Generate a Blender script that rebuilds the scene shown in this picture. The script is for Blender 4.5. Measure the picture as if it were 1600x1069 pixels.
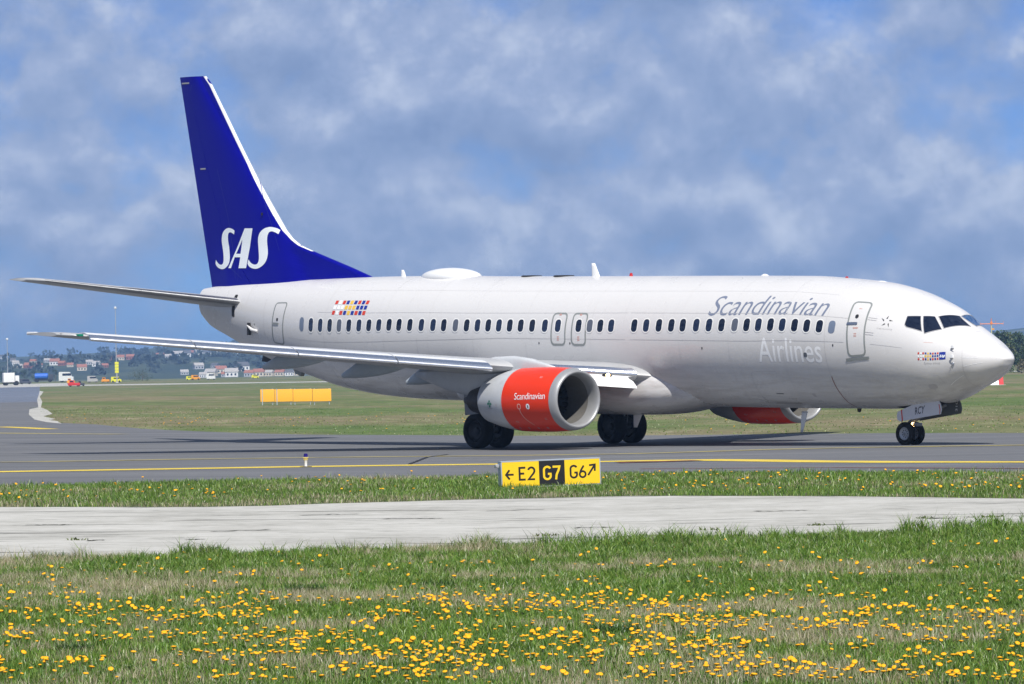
import bpy, bmesh, math, random
import numpy as np
from mathutils import Vector, Matrix
random.seed(7); RNG = np.random.default_rng(11)
rad = math.radians
scene = bpy.context.scene
for o in list(bpy.data.objects): bpy.data.objects.remove(o)

# ------------------------------------------------------------------ camera
FPX, CAMH, PIT, ROL = 6990.0, 2.46, rad(.357), rad(-1.2336)
FW = np.array([0, math.cos(PIT), math.sin(PIT)])
RR = np.array([1., 0, 0]); UU = np.cross(RR, FW)
R2 = RR*math.cos(ROL)+UU*math.sin(ROL); U2 = -RR*math.sin(ROL)+UU*math.cos(ROL)
cd = bpy.data.cameras.new("camera"); cam = bpy.data.objects.new("camera", cd)
scene.collection.objects.link(cam); scene.camera = cam
cd.sensor_width = 36.0; cd.lens = FPX/1600*36.0; cd.clip_start = 1.0; cd.clip_end = 30000.0
cam.matrix_world = Matrix(((R2[0], U2[0], -FW[0], 0), (R2[1], U2[1], -FW[1], 0), (R2[2], U2[2], -FW[2], CAMH), (0, 0, 0, 1)))

# ------------------------------------------------------------------ light
SUN = Vector((.17, -.82, 1.0)).normalized()
SUN_EL = math.asin(SUN.z); SUN_ROT = math.atan2(SUN.x, SUN.y)
sl = bpy.data.lights.new("sun", 'SUN'); sl.energy = 5.0; sl.angle = rad(.5); sl.color = (1, .955, .89)
so = bpy.data.objects.new("sun", sl); scene.collection.objects.link(so)
so.rotation_euler = SUN.to_track_quat('Z', 'Y').to_euler(); so.location = (20, -40, 60)
scene.view_settings.view_transform = 'Standard'; scene.view_settings.look = 'None'
scene.view_settings.exposure = 0.22; scene.view_settings.gamma = 1.0

SKY = .10
world = bpy.data.worlds.new("World"); scene.world = world; world.use_nodes = True
nt = world.node_tree; nt.nodes.clear()
def N(nt, t, **k):
    n = nt.nodes.new(t)
    for a, b in k.items(): setattr(n, a, b)
    return n
def mathn(nt, op, a, b=None, c=None):
    n = N(nt, 'ShaderNodeMath', operation=op)
    for i, v in enumerate((a, b, c)):
        if v is None: continue
        if isinstance(v, (int, float)): n.inputs[i].default_value = v
        else: nt.links.new(v, n.inputs[i])
    return n.outputs[0]
def ramp(nt, fac, stops):
    n = N(nt, 'ShaderNodeValToRGB'); e = n.color_ramp.elements
    while len(e) < len(stops): e.new(.5)
    for i, (p, c) in enumerate(stops):
        e[i].position = p; e[i].color = (c if len(c) == 4 else (*c, 1)) if hasattr(c, '__len__') else (c, c, c, 1)
    nt.links.new(fac, n.inputs[0]); return n.outputs[0]
def mixc(nt, f, a, b, mode='MIX'):
    n = N(nt, 'ShaderNodeMix', data_type='RGBA', blend_type=mode)
    for s, v in ((n.inputs[0], f), (n.inputs[6], a), (n.inputs[7], b)):
        if hasattr(v, 'is_linked'): nt.links.new(v, s)
        elif isinstance(v, (int, float)): s.default_value = v
        else: s.default_value = (*v, 1)
    return n.outputs[2]
def noise(nt, vec, scale, detail=4, rough=.55, dist=0.0):
    n = N(nt, 'ShaderNodeTexNoise'); n.inputs['Scale'].default_value = scale
    n.inputs['Detail'].default_value = detail; n.inputs['Roughness'].default_value = rough; n.inputs['Distortion'].default_value = dist
    if vec is not None: nt.links.new(vec, n.inputs['Vector'])
    return n.outputs['Fac']
def mapping(nt, vec, scale=(1, 1, 1), loc=(0, 0, 0)):
    n = N(nt, 'ShaderNodeMapping'); n.inputs['Scale'].default_value = scale; n.inputs['Location'].default_value = loc
    nt.links.new(vec, n.inputs['Vector']); return n.outputs[0]

sky = N(nt, 'ShaderNodeTexSky', sky_type='NISHITA', sun_disc=False, sun_elevation=SUN_EL, sun_rotation=SUN_ROT, air_density=1.0, dust_density=.4, ozone_density=3.0)
tc = N(nt, 'ShaderNodeTexCoord')
gen = tc.outputs['Generated']
sep = N(nt, 'ShaderNodeSeparateXYZ'); nt.links.new(gen, sep.inputs[0])
base = mixc(nt, 1.0, sky.outputs[0], (.205, .42, .99), 'MULTIPLY')
base = mixc(nt, 1.0, base, ramp(nt, sep.outputs[2], [(.0, 1.5), (.03, 1.25), (.07, 1.0), (.10, .9), (.20, .36), (.5, .15), (1.0, .11)]), 'MULTIPLY')  # sky darkened towards the zenith, above the frame, to cut ambient light
def cloud(off):
    # one field of lumpy cumulus, sampled again a little higher up to tell lit tops from shaded bases
    b1 = noise(nt, mapping(nt, gen, (1, 1, 1.35), (3.1, .4, .63+off)), 12, 3, .5, .1)
    b2 = noise(nt, mapping(nt, gen, (1, 1, 1.15), (7.7, 2.2, 1.1+off)), 34, 11, .57, .08)
    return mathn(nt, 'ADD', mathn(nt, 'MULTIPLY', b1, .50), mathn(nt, 'MULTIPLY', b2, .50))
d0, d1 = cloud(0), cloud(.0085)
lit = mathn(nt, 'SUBTRACT', d0, d1)
elev = ramp(nt, sep.outputs[2], [(0.0, 0.0), (.012, .35), (.035, .75), (.06, 1.0), (.095, .9), (.16, .1), (.25, 0.0)])  # clouds thinned out overhead for the same dimming
dens = mathn(nt, 'ADD', d0, mathn(nt, 'MULTIPLY', elev, .10))
cov = ramp(nt, dens, [(.42, .06), (.49, .55), (.57, .95)])
tone = ramp(nt, mathn(nt, 'ADD', mathn(nt, 'MULTIPLY', lit, 3.2), .5), [(.20, (.205/SKY, .285/SKY, .47/SKY)), (.46, (.262/SKY, .343/SKY, .53/SKY)), (.60, (.32/SKY, .395/SKY, .575/SKY)), (.74, (.42/SKY, .49/SKY, .645/SKY)), (.95, (.56/SKY, .62/SKY, .75/SKY))])
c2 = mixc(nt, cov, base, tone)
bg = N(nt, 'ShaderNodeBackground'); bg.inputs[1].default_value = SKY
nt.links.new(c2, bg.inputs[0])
wo = N(nt, 'ShaderNodeOutputWorld'); nt.links.new(bg.outputs[0], wo.inputs[0])

# ------------------------------------------------------------------ helpers
def ray(px, py): return FW+R2*(px-800)/FPX-U2*(py-534.5)/FPX
def gz(x, y):
    z = .013*min(max(0, -x-.5), 38.5)
    if y > 600: z += 1.2*min(1, (y-600)/900)
    return z
def gp(px, py):
    d = ray(px, py); t = CAMH/-d[2] if d[2] < -1e-5 else 2000.
    for _ in range(30):
        p = d*t; z = gz(p[0], p[1]); t = .5*t+.5*min(max((z-CAMH)/d[2], 5), 2400)
    p = d*t; return (float(p[0]), float(p[1]))
def at(px, py, D):
    d = ray(px, py)*(D/ray(px, py)[1]); return Vector((d[0], d[1], d[2]+CAMH))
def link(o, parent=None):
    scene.collection.objects.link(o)
    if parent: o.parent = parent
    return o
def tag(o, label, cat, group=None, kind=None):
    if label: o['label'] = label
    if cat: o['category'] = cat
    if group: o['group'] = group
    if kind: o['kind'] = kind
    return o
def empty(name, loc, rot=(0, 0, 0)):
    o = bpy.data.objects.new(name, None); o.location = loc; o.rotation_euler = rot; o.empty_display_size = .5
    return link(o)
def mk(name, verts, faces, mat, parent=None, smooth=True, mi=None, angle=None):
    me = bpy.data.meshes.new(name); me.from_pydata([tuple(map(float, v)) for v in verts], [], [tuple(int(i) for i in f) for f in faces]); me.validate()
    for m in (mat if isinstance(mat, (list, tuple)) else [mat]): me.materials.append(m)
    if mi is not None: me.polygons.foreach_set('material_index', mi)
    me.polygons.foreach_set('use_smooth', [smooth]*len(me.polygons))
    me.update()
    if smooth and angle is not None: me.set_sharp_from_angle(angle=rad(angle))
    o = bpy.data.objects.new(name, me); return link(o, parent)
def fixn(o):
    bm = bmesh.new(); bm.from_mesh(o.data); bmesh.ops.recalc_face_normals(bm, faces=bm.faces); bm.to_mesh(o.data); bm.free(); return o
def loft(rings, closed=True, cap0=False, cap1=False):
    n = len(rings[0]); V = [p for r in rings for p in r]; Fc = []
    for i in range(len(rings)-1):
        for j in range(n if closed else n-1):
            k = (j+1) % n; Fc.append((i*n+j, i*n+k, (i+1)*n+k, (i+1)*n+j))
    if cap0: Fc.append(tuple(range(n)))
    if cap1: Fc.append(tuple(range((len(rings)-1)*n, len(rings)*n)))
    return V, Fc
class MB:
    def __init__(s): s.v = []; s.f = []; s.m = []
    def add(s, V, Fc, m=0):
        b = len(s.v); s.v += [tuple(p) for p in V]; s.f += [tuple(i+b for i in f) for f in Fc]; s.m += [m]*len(Fc); return s
    def box(s, c, d, m=0, bev=0, rz=0):
        bm = bmesh.new(); bmesh.ops.create_cube(bm, size=1)
        bmesh.ops.scale(bm, vec=d, verts=bm.verts)
        if bev: bmesh.ops.bevel(bm, geom=bm.edges[:], offset=bev, segments=2, affect='EDGES', profile=.7)
        if rz: bmesh.ops.rotate(bm, cent=(0, 0, 0), matrix=Matrix.Rotation(rz, 3, 'Z'), verts=bm.verts)
        bmesh.ops.translate(bm, vec=c, verts=bm.verts); bm.verts.index_update()
        s.add([v.co[:] for v in bm.verts], [[v.index for v in f.verts] for f in bm.faces], m); bm.free(); return s
    def tube(s, pts, r, m=0, n=12, cap=True):
        rs = r if hasattr(r, '__len__') else [r]*len(pts); P = [Vector(p) for p in pts]; rings = []
        for i, p in enumerate(P):
            d = (P[min(i+1, len(P)-1)]-P[max(i-1, 0)]).normalized()
            a = d.orthogonal().normalized() if i == 0 else (a-d*a.dot(d)).normalized()
            b = d.cross(a)
            rings.append([p+(a*math.cos(t)+b*math.sin(t))*rs[i] for t in [2*math.pi*k/n for k in range(n)]])
        V, Fc = loft(rings, True, cap, cap); return s.add(V, Fc, m)
    def lathe(s, prof, axis, org, m=0, n=32):
        ax = Vector(axis).normalized(); a = ax.orthogonal().normalized(); b = ax.cross(a); O = Vector(org)
        rings = [[O+ax*h+(a*math.cos(t)+b*math.sin(t))*r for t in [2*math.pi*k/n for k in range(n)]] for h, r in prof]
        V, Fc = loft(rings); return s.add(V, Fc, m)
    def prism(s, poly, thick, f3, m=0):
        n = len(poly); V = [f3(p, -thick/2) for p in poly]+[f3(p, thick/2) for p in poly]
        Fc = [tuple(range(n))[::-1], tuple(range(n, 2*n))]+[(i, (i+1) % n, n+(i+1) % n, n+i) for i in range(n)]
        return s.add(V, Fc, m)
    def build(s, name, mat, parent=None, smooth=True, angle=40, fix=True):
        o = mk(name, s.v, s.f, mat, parent, smooth, s.m, None)
        if fix: fixn(o)
        if smooth and angle: o.data.set_sharp_from_angle(angle=rad(angle))
        return o

# ------------------------------------------------------------------ materials
def pmat(name, col, rough=.5, metal=0.0, coat=0.0, spec=.5, var=0.0, vscale=3.0, bump=0.0, bscale=40.0, emis=None, estr=0, streak=None):
    m = bpy.data.materials.new(name); m.use_nodes = True; t = m.node_tree; b = t.nodes['Principled BSDF']
    b.inputs['Roughness'].default_value = rough; b.inputs['Metallic'].default_value = metal
    b.inputs['Coat Weight'].default_value = coat; b.inputs['Coat Roughness'].default_value = .08; b.inputs['Specular IOR Level'].default_value = spec
    b.inputs['Base Color'].default_value = (*col, 1)
    tcn = N(t, 'ShaderNodeTexCoord'); vec = tcn.outputs['Object']
    if var:
        vv = mapping(t, vec, streak) if streak else vec
        nz = noise(t, vv, vscale, 6, .6)
        lo = tuple(c*(1-var) for c in col); hi = tuple(min(1, c*(1+var)) for c in col)
        t.links.new(ramp(t, nz, [(.3, lo), (.7, hi)]), b.inputs['Base Color'])
        nr = noise(t, vec, vscale*2.3, 4)
        t.links.new(ramp(t, nr, [(.3, max(0, rough*.8)), (.7, min(1, rough*1.25))]), b.inputs['Roughness'])
    if bump:
        bn = N(t, 'ShaderNodeBump'); bn.inputs['Strength'].default_value = bump; bn.inputs['Distance'].default_value = .02
        t.links.new(noise(t, vec, bscale, 5), bn.inputs['Height']); t.links.new(bn.outputs[0], b.inputs['Normal'])
    if emis: b.inputs['Emission Color'].default_value = (*emis, 1); b.inputs['Emission Strength'].default_value = estr
    return m
PAINT = pmat("pearl_paint", (.635, .63, .625), .30, 0, .25, .5, .012, .6, streak=(.4, 1, 1))
# dirt streaks along the belly skin and a faint ripple of the sheet metal
t = PAINT.node_tree; b = t.nodes['Principled BSDF']; src = b.inputs['Base Color'].links[0].from_socket; tcn = N(t, 'ShaderNodeTexCoord'); ov = tcn.outputs['Object']
sx = N(t, 'ShaderNodeSeparateXYZ'); t.links.new(ov, sx.inputs[0])
low = ramp(t, mathn(t, 'DIVIDE', sx.outputs[2], 6.0), [(.30, 1.0), (.52, 0.0)])
dn_ = ramp(t, noise(t, mapping(t, ov, (.35, 2.2, 3.0)), 1.6, 8, .68, .3), [(.44, 0.0), (.66, .55)])
c_ = mixc(t, mathn(t, 'MULTIPLY', low, dn_), src, (.33, .315, .30))
vs_ = ramp(t, noise(t, mapping(t, ov, (5, .6, .45)), 1.3, 6, .65), [(.60, 0.0), (.72, .16)])
t.links.new(mixc(t, vs_, c_, (.46, .45, .44)), b.inputs['Base Color'])
bn = N(t, 'ShaderNodeBump'); bn.inputs['Strength'].default_value = .10; bn.inputs['Distance'].default_value = .02
t.links.new(noise(t, mapping(t, ov, (1.0, 1.3, 1.3)), 2.0, 2, .5), bn.inputs['Height']); t.links.new(bn.outputs[0], b.inputs['Coat Normal']); t.links.new(bn.outputs[0], b.inputs['Normal'])
WHITE = pmat("white_paint", (.78, .79, .79), .3, 0, .2)
WINGGREY = pmat("wing_grey", (.38, .39, .40), .38, 0, .1, .5, .08, 1.5, streak=(1, .4, 1))
CHROME = pmat("polished_metal", (.86, .87, .89), .24, 1.0)
LIPSILVER = pmat("lip_silver", (.34, .347, .355), .42, .35, 0, .5, .03, 4)
SATIN = pmat("satin_metal", (.60, .61, .63), .34, 1.0, 0, .5, .05, 5)
FAIRGREY = pmat("fairing_grey", (.42, .475, .51), .45, 0, .1, .5, .06, 3)
BLUE = pmat("fin_blue", (.0012, .0008, .235), .38, 0, .04, .15)
ORANGE = pmat("cowl_orange", (.72, .036, .006), .32, 0, .08, .3)
COWLGREY = pmat("cowl_grey", (.50, .52, .54), .36, 0, .15, .5, .06, 3)
DARKMETAL = pmat("exhaust_metal", (.055, .05, .047), .5, .6, 0, .5, .2, 6)
FANDARK = pmat("fan_titanium", (.035, .035, .037), .4, .6)
DUCT = pmat("duct_liner", (.125, .12, .11), .55, 0, 0, .4, .08, 4)
BLACK = pmat("black_gap", (.012, .012, .013), .6)
RUBBER = pmat("tyre_rubber", (.016, .016, .017), .75, 0, 0, .3, .2, 8)
RIM = pmat("wheel_rim", (.42, .44, .47), .4, .3)
STRUT = pmat("gear_strut", (.25, .26, .27), .4, .3)
GLASS = pmat("window_glass", (.006, .011, .028), .06, 0, 0, .6)
GLASSB = pmat("windshield_glass", (.03, .09, .22), .05, 0, 0, .8)
GLASS2 = pmat("window_glass_light", (.012, .022, .055), .08, 0, 0, .6); GLASS3 = pmat("window_blind", (.10, .115, .15), .3)
PLUG = pmat("window_plug", (.15, .19, .27), .35)
RIMW = pmat("window_rim", (.80, .80, .78), .3)
LINE = pmat("panel_line", (.47, .462, .47), .45)
OUTL = pmat("door_outline", (.24, .26, .255), .5)
TITLE = pmat("title_slate", (.175, .205, .285), .35)
TWHITE = pmat("marking_white", (.86, .87, .88), .35)
LOGOW = pmat("logo_white", (.80, .85, .88), .35)
MRED = pmat("marking_red", (.60, .045, .02), .4)
MBLUE = pmat("marking_blue", (.012, .03, .28), .4)
MYEL = pmat("marking_yellow", (.78, .50, .06), .4)
MGREEN = pmat("marking_green", (.0, .20, .12), .4)
MBLACK = pmat("marking_black", (.02, .02, .022), .45)
MGREY = pmat("marking_grey", (.34, .34, .35), .45)
LAMP = pmat("lamp_lit", (1, .8, .5), .3, emis=(1, .66, .28), estr=5)
BEACON = pmat("beacon_red", (.45, .02, .02), .25)
# ------------------------------------------------------------------ the airliner
# body coordinates: s = metres aft of the nose, y = to port, z = up; the root Empty stands under the main gear
S0, PSI, BETA = 19.7, rad(-48.75), .0262
air = empty('airliner', (1.3452, 142.9972, 0), (0, BETA, PSI))
tag(air, 'silver and white twin engined airliner with blue tail and orange engines taxiing', 'airliner')
def BC(s, y, z): return (S0-s, y, z)
TAB = np.array([[0.17,2.984,2.984,0.000],[0.2,3.044,2.908,0.192],[0.28,3.159,2.764,0.30],[0.4,3.257,2.650,0.43],[0.6,3.356,2.518,0.618],[1,3.586,2.283,0.916],[1.5,3.861,2.069,1.120],[2,4.129,1.838,1.289],[2.5,4.475,1.684,1.460],[3,4.682,1.618,1.580],[4,4.999,1.508,1.740],[5,5.190,1.458,1.830],[6.5,5.315,1.44,1.88],[8,5.39,1.42,1.88],[22,5.434,1.374,1.88],[24,5.455,1.376,1.87],[26,5.458,1.393,1.83],[28,5.445,1.48,1.74],[30,5.407,1.684,1.58],[32,5.363,2.081,1.36],[34,5.32,2.559,1.08],[35.5,5.27,3.01,.84],[36.8,5.183,3.442,.6],[37.6,5.117,3.72,.44],[38.1,5.061,4.05,.3]])
def pchip(xk, yk):
    h = np.diff(xk); d = np.diff(yk)/h; m = np.zeros(len(xk))
    for i in range(1, len(xk)-1):
        if d[i-1]*d[i] > 0:
            w1 = 2*h[i]+h[i-1]; w2 = h[i]+2*h[i-1]; m[i] = (w1+w2)/(w1/d[i-1]+w2/d[i])
    m[0] = d[0]; m[-1] = d[-1]
    def f(x):
        x = np.asarray(x, float); i = np.clip(np.searchsorted(xk, x, side='right')-1, 0, len(xk)-2); t = (x-xk[i])/h[i]
        return (1+2*t)*(1-t)**2*yk[i]+t*(1-t)**2*h[i]*m[i]+t*t*(3-2*t)*yk[i+1]+t*t*(t-1)*h[i]*m[i+1]
    return f
_u = np.sqrt(TAB[:, 0]-.17); _ft, _fb, _fw = (pchip(_u, TAB[:, k]) for k in (1, 2, 3))
def fsec(s):
    u = np.sqrt(np.clip(s-.17, 0, None)); return _ft(u), _fb(u), _fw(u)
def fus(s, th):                                   # th from the crown, positive to starboard
    t, b, w = fsec(s); zc = b+(t-b)*(2.15/4.03); c = np.cos(th)
    return np.stack([S0-np.asarray(s)*np.ones_like(th), -w*np.sin(th), zc+np.where(c > 0, t-zc, zc-b)*c], -1)
def fusn(s, th, off):
    s = np.asarray(s, float); th = np.asarray(th, float); p = fus(s, th); e = 1e-3
    n = np.cross(fus(s+e, th)-fus(s-e, th), fus(s, th+e)-fus(s, th-e)); n /= np.linalg.norm(n, axis=-1, keepdims=True)+1e-12
    ctr = np.stack([p[..., 0], 0*p[..., 1], np.full_like(p[..., 2], 3.4)], -1)
    sg = np.sign(((p-ctr)*n).sum(-1, keepdims=True)); sg[sg == 0] = 1
    return p+n*sg*off
ss = np.concatenate([0.17+7.83*np.linspace(.012, 1, 90)**1.9, np.linspace(8.4, 22, 40), np.linspace(22.4, 38.1, 70)]); th = np.linspace(0, 2*np.pi, 112, endpoint=False)
rings = [[(S0-.17, 0, 2.984)]*112]+[[tuple(p) for p in fus(np.full(112, s), th)] for s in ss]
V, Fc = loft(rings, True, False, True)
fuse = mk('fuselage', V, Fc, PAINT, air); fixn(fuse)
bm = bmesh.new(); bm.from_mesh(fuse.data); bmesh.ops.remove_doubles(bm, verts=bm.verts, dist=1e-5); bmesh.ops.recalc_face_normals(bm, faces=bm.faces); bm.to_mesh(fuse.data); bm.free()
fuse.data.set_sharp_from_angle(angle=rad(50))

def flat_mesh(polys, holes=()):
    """2-D polygons (with holes) -> verts, tris"""
    bm = bmesh.new()
    for pl in polys:
        vs = [bm.verts.new((x, y, 0)) for x, y in pl]; bm.faces.new(vs)
    bmesh.ops.triangulate(bm, faces=bm.faces[:], ngon_method='EAR_CLIP')
    return bm
def ring_poly(outer, inner):
    n = len(outer); return [[outer[i], outer[(i+1) % n], inner[(i+1) % n], inner[i]] for i in range(n)]
def rrect(w, h, r, n=5, cx=0, cy=0):
    out = []
    for qx, qy, a0 in ((1, 1, 0), (-1, 1, 90), (-1, -1, 180), (1, -1, 270)):
        for k in range(n+1):
            a = rad(a0+90*k/n); out.append((cx+qx*(w/2-r)+r*math.cos(a), cy+qy*(h/2-r)+r*math.sin(a)))
    return out
def cut(bm, step_x, step_y):
    for ax, st in ((0, step_x), (1, step_y)):
        if not st or not bm.verts: continue
        lo = min(v.co[ax] for v in bm.verts); hi = max(v.co[ax] for v in bm.verts)
        k = math.floor(lo/st)+1
        while k*st < hi:
            no = [0, 0, 0]; no[ax] = 1; co = [0, 0, 0]; co[ax] = k*st
            bmesh.ops.bisect_plane(bm, geom=bm.verts[:]+bm.edges[:]+bm.faces[:], plane_co=co, plane_no=no, dist=1e-6); k += 1
    return bm
def decal(name, groups, mat, parent, off=.006, mapf=None, steps=(.25, .04)):
    """groups: list of (list of polygons in (s, th), offset, material index)"""
    V, Fc, MI = [], [], []
    for polys, o, mi in groups:
        bm = flat_mesh(polys); cut(bm, *steps); bm.verts.index_update(); b = len(V)
        s = np.array([v.co.x for v in bm.verts]); t = np.array([v.co.y for v in bm.verts])
        P = (mapf or fusn)(s, t, o)
        V += [tuple(p) for p in P]; Fc += [[v.index+b for v in f.verts] for f in bm.faces]; MI += [mi]*len(bm.faces); bm.free()
    return mk(name, V, Fc, mat, parent, True, MI)

# cabin windows (frame and pane in one mesh each)
WS = [30.846, 30.277, 29.711, 29.151, 28.601, 28.046, 27.483, 26.937, 26.4, 25.855, 25.333, 24.767, 24.175, 23.584, 23.046, 22.463, 21.911, 21.381, 20.857, 20.339, 19.815, 19.291, 18.745, 18.144, 17.53, 16.565, 16.052, 15.566, 15.068, 14.021, 13.485, 12.915, 12.362, 11.858, 11.267, 10.711, 10.166, 9.6, 9.09, 8.591, 8.078, 7.585, 7.068, 6.562, 6.045, 5.555]
_wx = np.array([30.846, 25.855, 20.857, 15.566, 10.166, 5.555]); _wt = np.array([1.49, 1.412, 1.397, 1.388, 1.362, 1.336])
for i, s in enumerate(WS):
    t0 = float(np.interp(-s, -_wx, _wt)); R = 1.86 if s < 27 else 1.86-.11*(s-27)
    def loc(pl): return [(s+a, t0+b/R) for a, b in pl]
    pane = rrect(.262, .39, .11); out = rrect(.335, .465, .145)
    if i in (0, len(WS)-1):
        decal('window_plug', [([loc(rrect(.26, .40, .11))], .005, 0)], [PLUG], fuse)
    else:
        g = decal('cabin_window', [([loc(pane)], .005, 1), (ring_poly(loc(out), loc(pane)), .009, 0)], [RIMW, (GLASS, GLASS2, GLASS, GLASS2, GLASS, GLASS, GLASS3, GLASS2, GLASS, GLASS2, GLASS)[(i*7) % 11]], fuse)

# cockpit windows, traced as (s, th) on the nose
def inset(pl, k):
    cx = sum(p[0] for p in pl)/len(pl); cy = sum(p[1] for p in pl)/len(pl)
    return [(cx+(x-cx)*k, cy+(y-cy)*k) for x, y in pl]
CW = [([(3.059, .862), (2.704, .753), (2.448, 1.069), (2.928, 1.087), (3.01, 1.055)], 0), ([(2.631, .726), (2.373, .589), (2.007, .774), (2.352, 1.089)], 0),
      ([(2.307, .52), (2.10, .035), (1.602, .118), (1.971, .712)], 0)]
CWP = [[(s, -t) for s, t in c] for c, _ in CW]
def straight(pl, n=6):
    out = []
    for i, a in enumerate(pl):
        b_ = pl[(i+1) % len(pl)]; p, q = (fus(np.array([v[0]]), np.array([v[1]]))[0] for v in (a, b_))
        for k in range(n):
            r = p+(q-p)*k/n; s = S0-r[0]; t_, bt, w = (float(v) for v in fsec(s)); zc = bt+(t_-bt)*(2.15/4.03)
            out.append((s, math.atan2(-r[1]/w, (r[2]-zc)/((t_-zc) if r[2] > zc else (zc-bt)))))
    return out
CW = [(straight(c), 0) for c, _ in CW]; CWP = [straight(c) for c in CWP]
for c in [c for c, _ in CW]+CWP:
    fr = inset(c, 1.075)
    port = sum(p[1] for p in c) < 0
    decal('cockpit_window', [([c], .008, 1), (ring_poly(fr, c), .010, 0)], [MGREY, GLASSB if port else GLASS], fuse, steps=(.12, .04))
def line_poly(pts, w, ar=1.0):
    P = [Vector((x, y*ar)) for x, y in pts]; L, Rr = [], []
    for i, p in enumerate(P):
        d = (P[min(i+1, len(P)-1)]-P[max(i-1, 0)]).normalized(); n = Vector((-d.y, d.x))*w/2
        L.append(p+n); Rr.append(p-n)
    f = lambda v: (v.x, v.y/ar)
    return [[f(L[i]), f(L[i+1]), f(Rr[i+1]), f(Rr[i])] for i in range(len(P)-1)]
# panel joints, radome seam, belt lines, drain stains
seams = []
for pts in ([(1.33, .0), (1.324, .15), (1.281, .583), (1.185, 1.088), (1.138, 1.43), (1.133, 1.82), (1.187, 2.28), (1.246, 2.62), (1.26, 3.1)],
            [(14.3, 1.163), (10.9, 1.164), (5.0, 1.163)], [(14.2, 1.607), (9.1, 1.612), (5.05, 1.575)], [(30.0, 1.223), (25, 1.19), (14.4, 1.164)], [(31.75, 1.80), (26, 1.68), (20.3, 1.605), (14.4, 1.607)],
            [(4.05, 1.56), (2.95, 1.54)],
            [(8.04, 2.054), (9.0, 2.058), (9.12, 2.1), (9.18, 2.3), (9.2, 2.55), (9.15, 2.72)], [(2.1, 2.05), (1.95, 2.05), (1.85, 2.3)],
            [(5.83, 1.0), (5.8, 1.6), (5.78, 2.1)], [(13.9, 2.2), (13.95, 2.9)], [(33.35, 1.0), (33.3, 1.9)], [(24.4, 1.62), (24.4, 2.9)], [(28.4, 1.85), (28.3, 2.9)]):
    decal('panel_seam', [(line_poly(pts, .010, 1.86), .004, 0)], [LINE], fuse)
decal('panel_seam', [(line_poly([(5.77, 2.115), (5.79, 2.27), (5.80, 2.46), (5.84, 2.67), (5.83, 2.88)], .028, 1.86), .005, 0)], [pmat('sealant_red', (.20, .06, .04), .6)], fuse)
strips = []
for a, b, t0, t1 in ((1.13, .72, 1.51, 1.47), (1.12, .62, 1.86, 1.74)):
    for k in range(4):
        u0, u1 = k/4, k/4+.19; strips.append(line_poly([(a+(b-a)*u0, t0+(t1-t0)*u0), (a+(b-a)*u1, t0+(t1-t0)*u1)], .022, 1.3))
strips.append(line_poly([(1.75, 2.42), (1.22, 2.2)], .02, 1.5))
for q_ in strips: decal('lightning_strip', [(q_, .007, 0)], [TWHITE], fuse, steps=(.1, .04))
SKIN = pmat('skin_joint', (.60, .595, .60), .4)
for s_ in (7.55, 9.85, 12.0, 16.0, 19.05, 21.6, 23.85, 26.15, 29.5, 34.6): decal('skin_joint', [(line_poly([(s_, tt) for tt in np.linspace(.3, 2.8, 12)], .012, 1.86), .0035, 0)], [SKIN], fuse)
for t_ in (.72, 2.1): decal('skin_joint', [(line_poly([(5.8, t_), (14, t_), (29, t_)], .010, 1.86), .0035, 0)], [SKIN], fuse)
decal('access_panel', [([rrect(.26, .13, .06, 4, 2.25, 2.33)], .005, 0)], [LINE], fuse)
decal('access_panel', [([rrect(.14, .14/1.86*.9, .03, 4, 6.62, 1.79)], .006, 0)], [pmat('vent_grey', (.10, .115, .14), .5)], fuse)
decal('access_panel', [([rrect(.12, .08, .02, 4, 6.95, 2.5)], .006, 0)], [LINE], fuse)
for q_ in (rrect(1.1, .012, .005, 3, 8.4, 2.74), rrect(.3, .014, .005, 3, 8.35, 2.47)): decal('service_slot', [([q_], .006, 0)], [BLACK], fuse)
decal('stabilizer_slot', [([rrect(.20, .74, .05, 4, 35.42, 1.30)], .006, 0)], [BLACK], fuse)
for s, t in ((11.0, 1.72), (5.47, 1.63), (18.4, 1.67), (16.95, 1.67), (33.95, 1.70)):
    decal('static_port', [([rrect(.05, .032, .012, 4, s, t)], .006, 0)], [MBLACK], fuse)

# doors
def door(s0, s1, t0, t1, name, handle, sh=0, tl=0):
    sc, tcn, w, h = (s0+s1)/2, (t0+t1)/2, abs(s1-s0), (t1-t0)
    mp = lambda pl: [(sc+a-sh*b, tcn+b/1.86+tl*a) for a, b in pl]
    o = rrect(w, h*1.86, .16, 6); i = rrect(w-.115, h*1.86-.115, .11, 6)
    d = decal(name, [(ring_poly(mp(o), mp(i)), .006, 0), ([mp(i)], .003, 1)], [OUTL, PAINT], air)
    return d, mp
d, mp = door(4.28, 4.98, .80, 1.775, 'entry_door', True, .085, .07)
decal('door_handle', [([mp(rrect(.40, .085, .04, 4, .16, -.10))[::-1]], .02, 0)], [SATIN], d)
decal('door_porthole', [([mp(rrect(.12, .14, .058, 5, .04, -.34))], .009, 0)], [MBLACK], d)
decal('door_sill', [([[(5.00, 1.815), (4.12, 1.755), (4.12, 1.80), (5.00, 1.86)]], .012, 0)], [OUTL], d)
txt = [mp(rrect(.20, .018, .004, 2, .02, .03)), mp(rrect(.17, .018, .004, 2, .02, .06)), mp(rrect(.10, .02, .004, 2, .02, .22)), mp(rrect(.10, .02, .004, 2, .02, .27)), mp(rrect(.10, .02, .004, 2, .02, .31)), mp(rrect(.10, .02, .004, 2, .0, -.62))]
FAINT = pmat('faint_red', (.62, .34, .28), .5)
for q_ in txt: decal('door_instructions', [([q_], .008, 0)], [FAINT], d)
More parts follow.
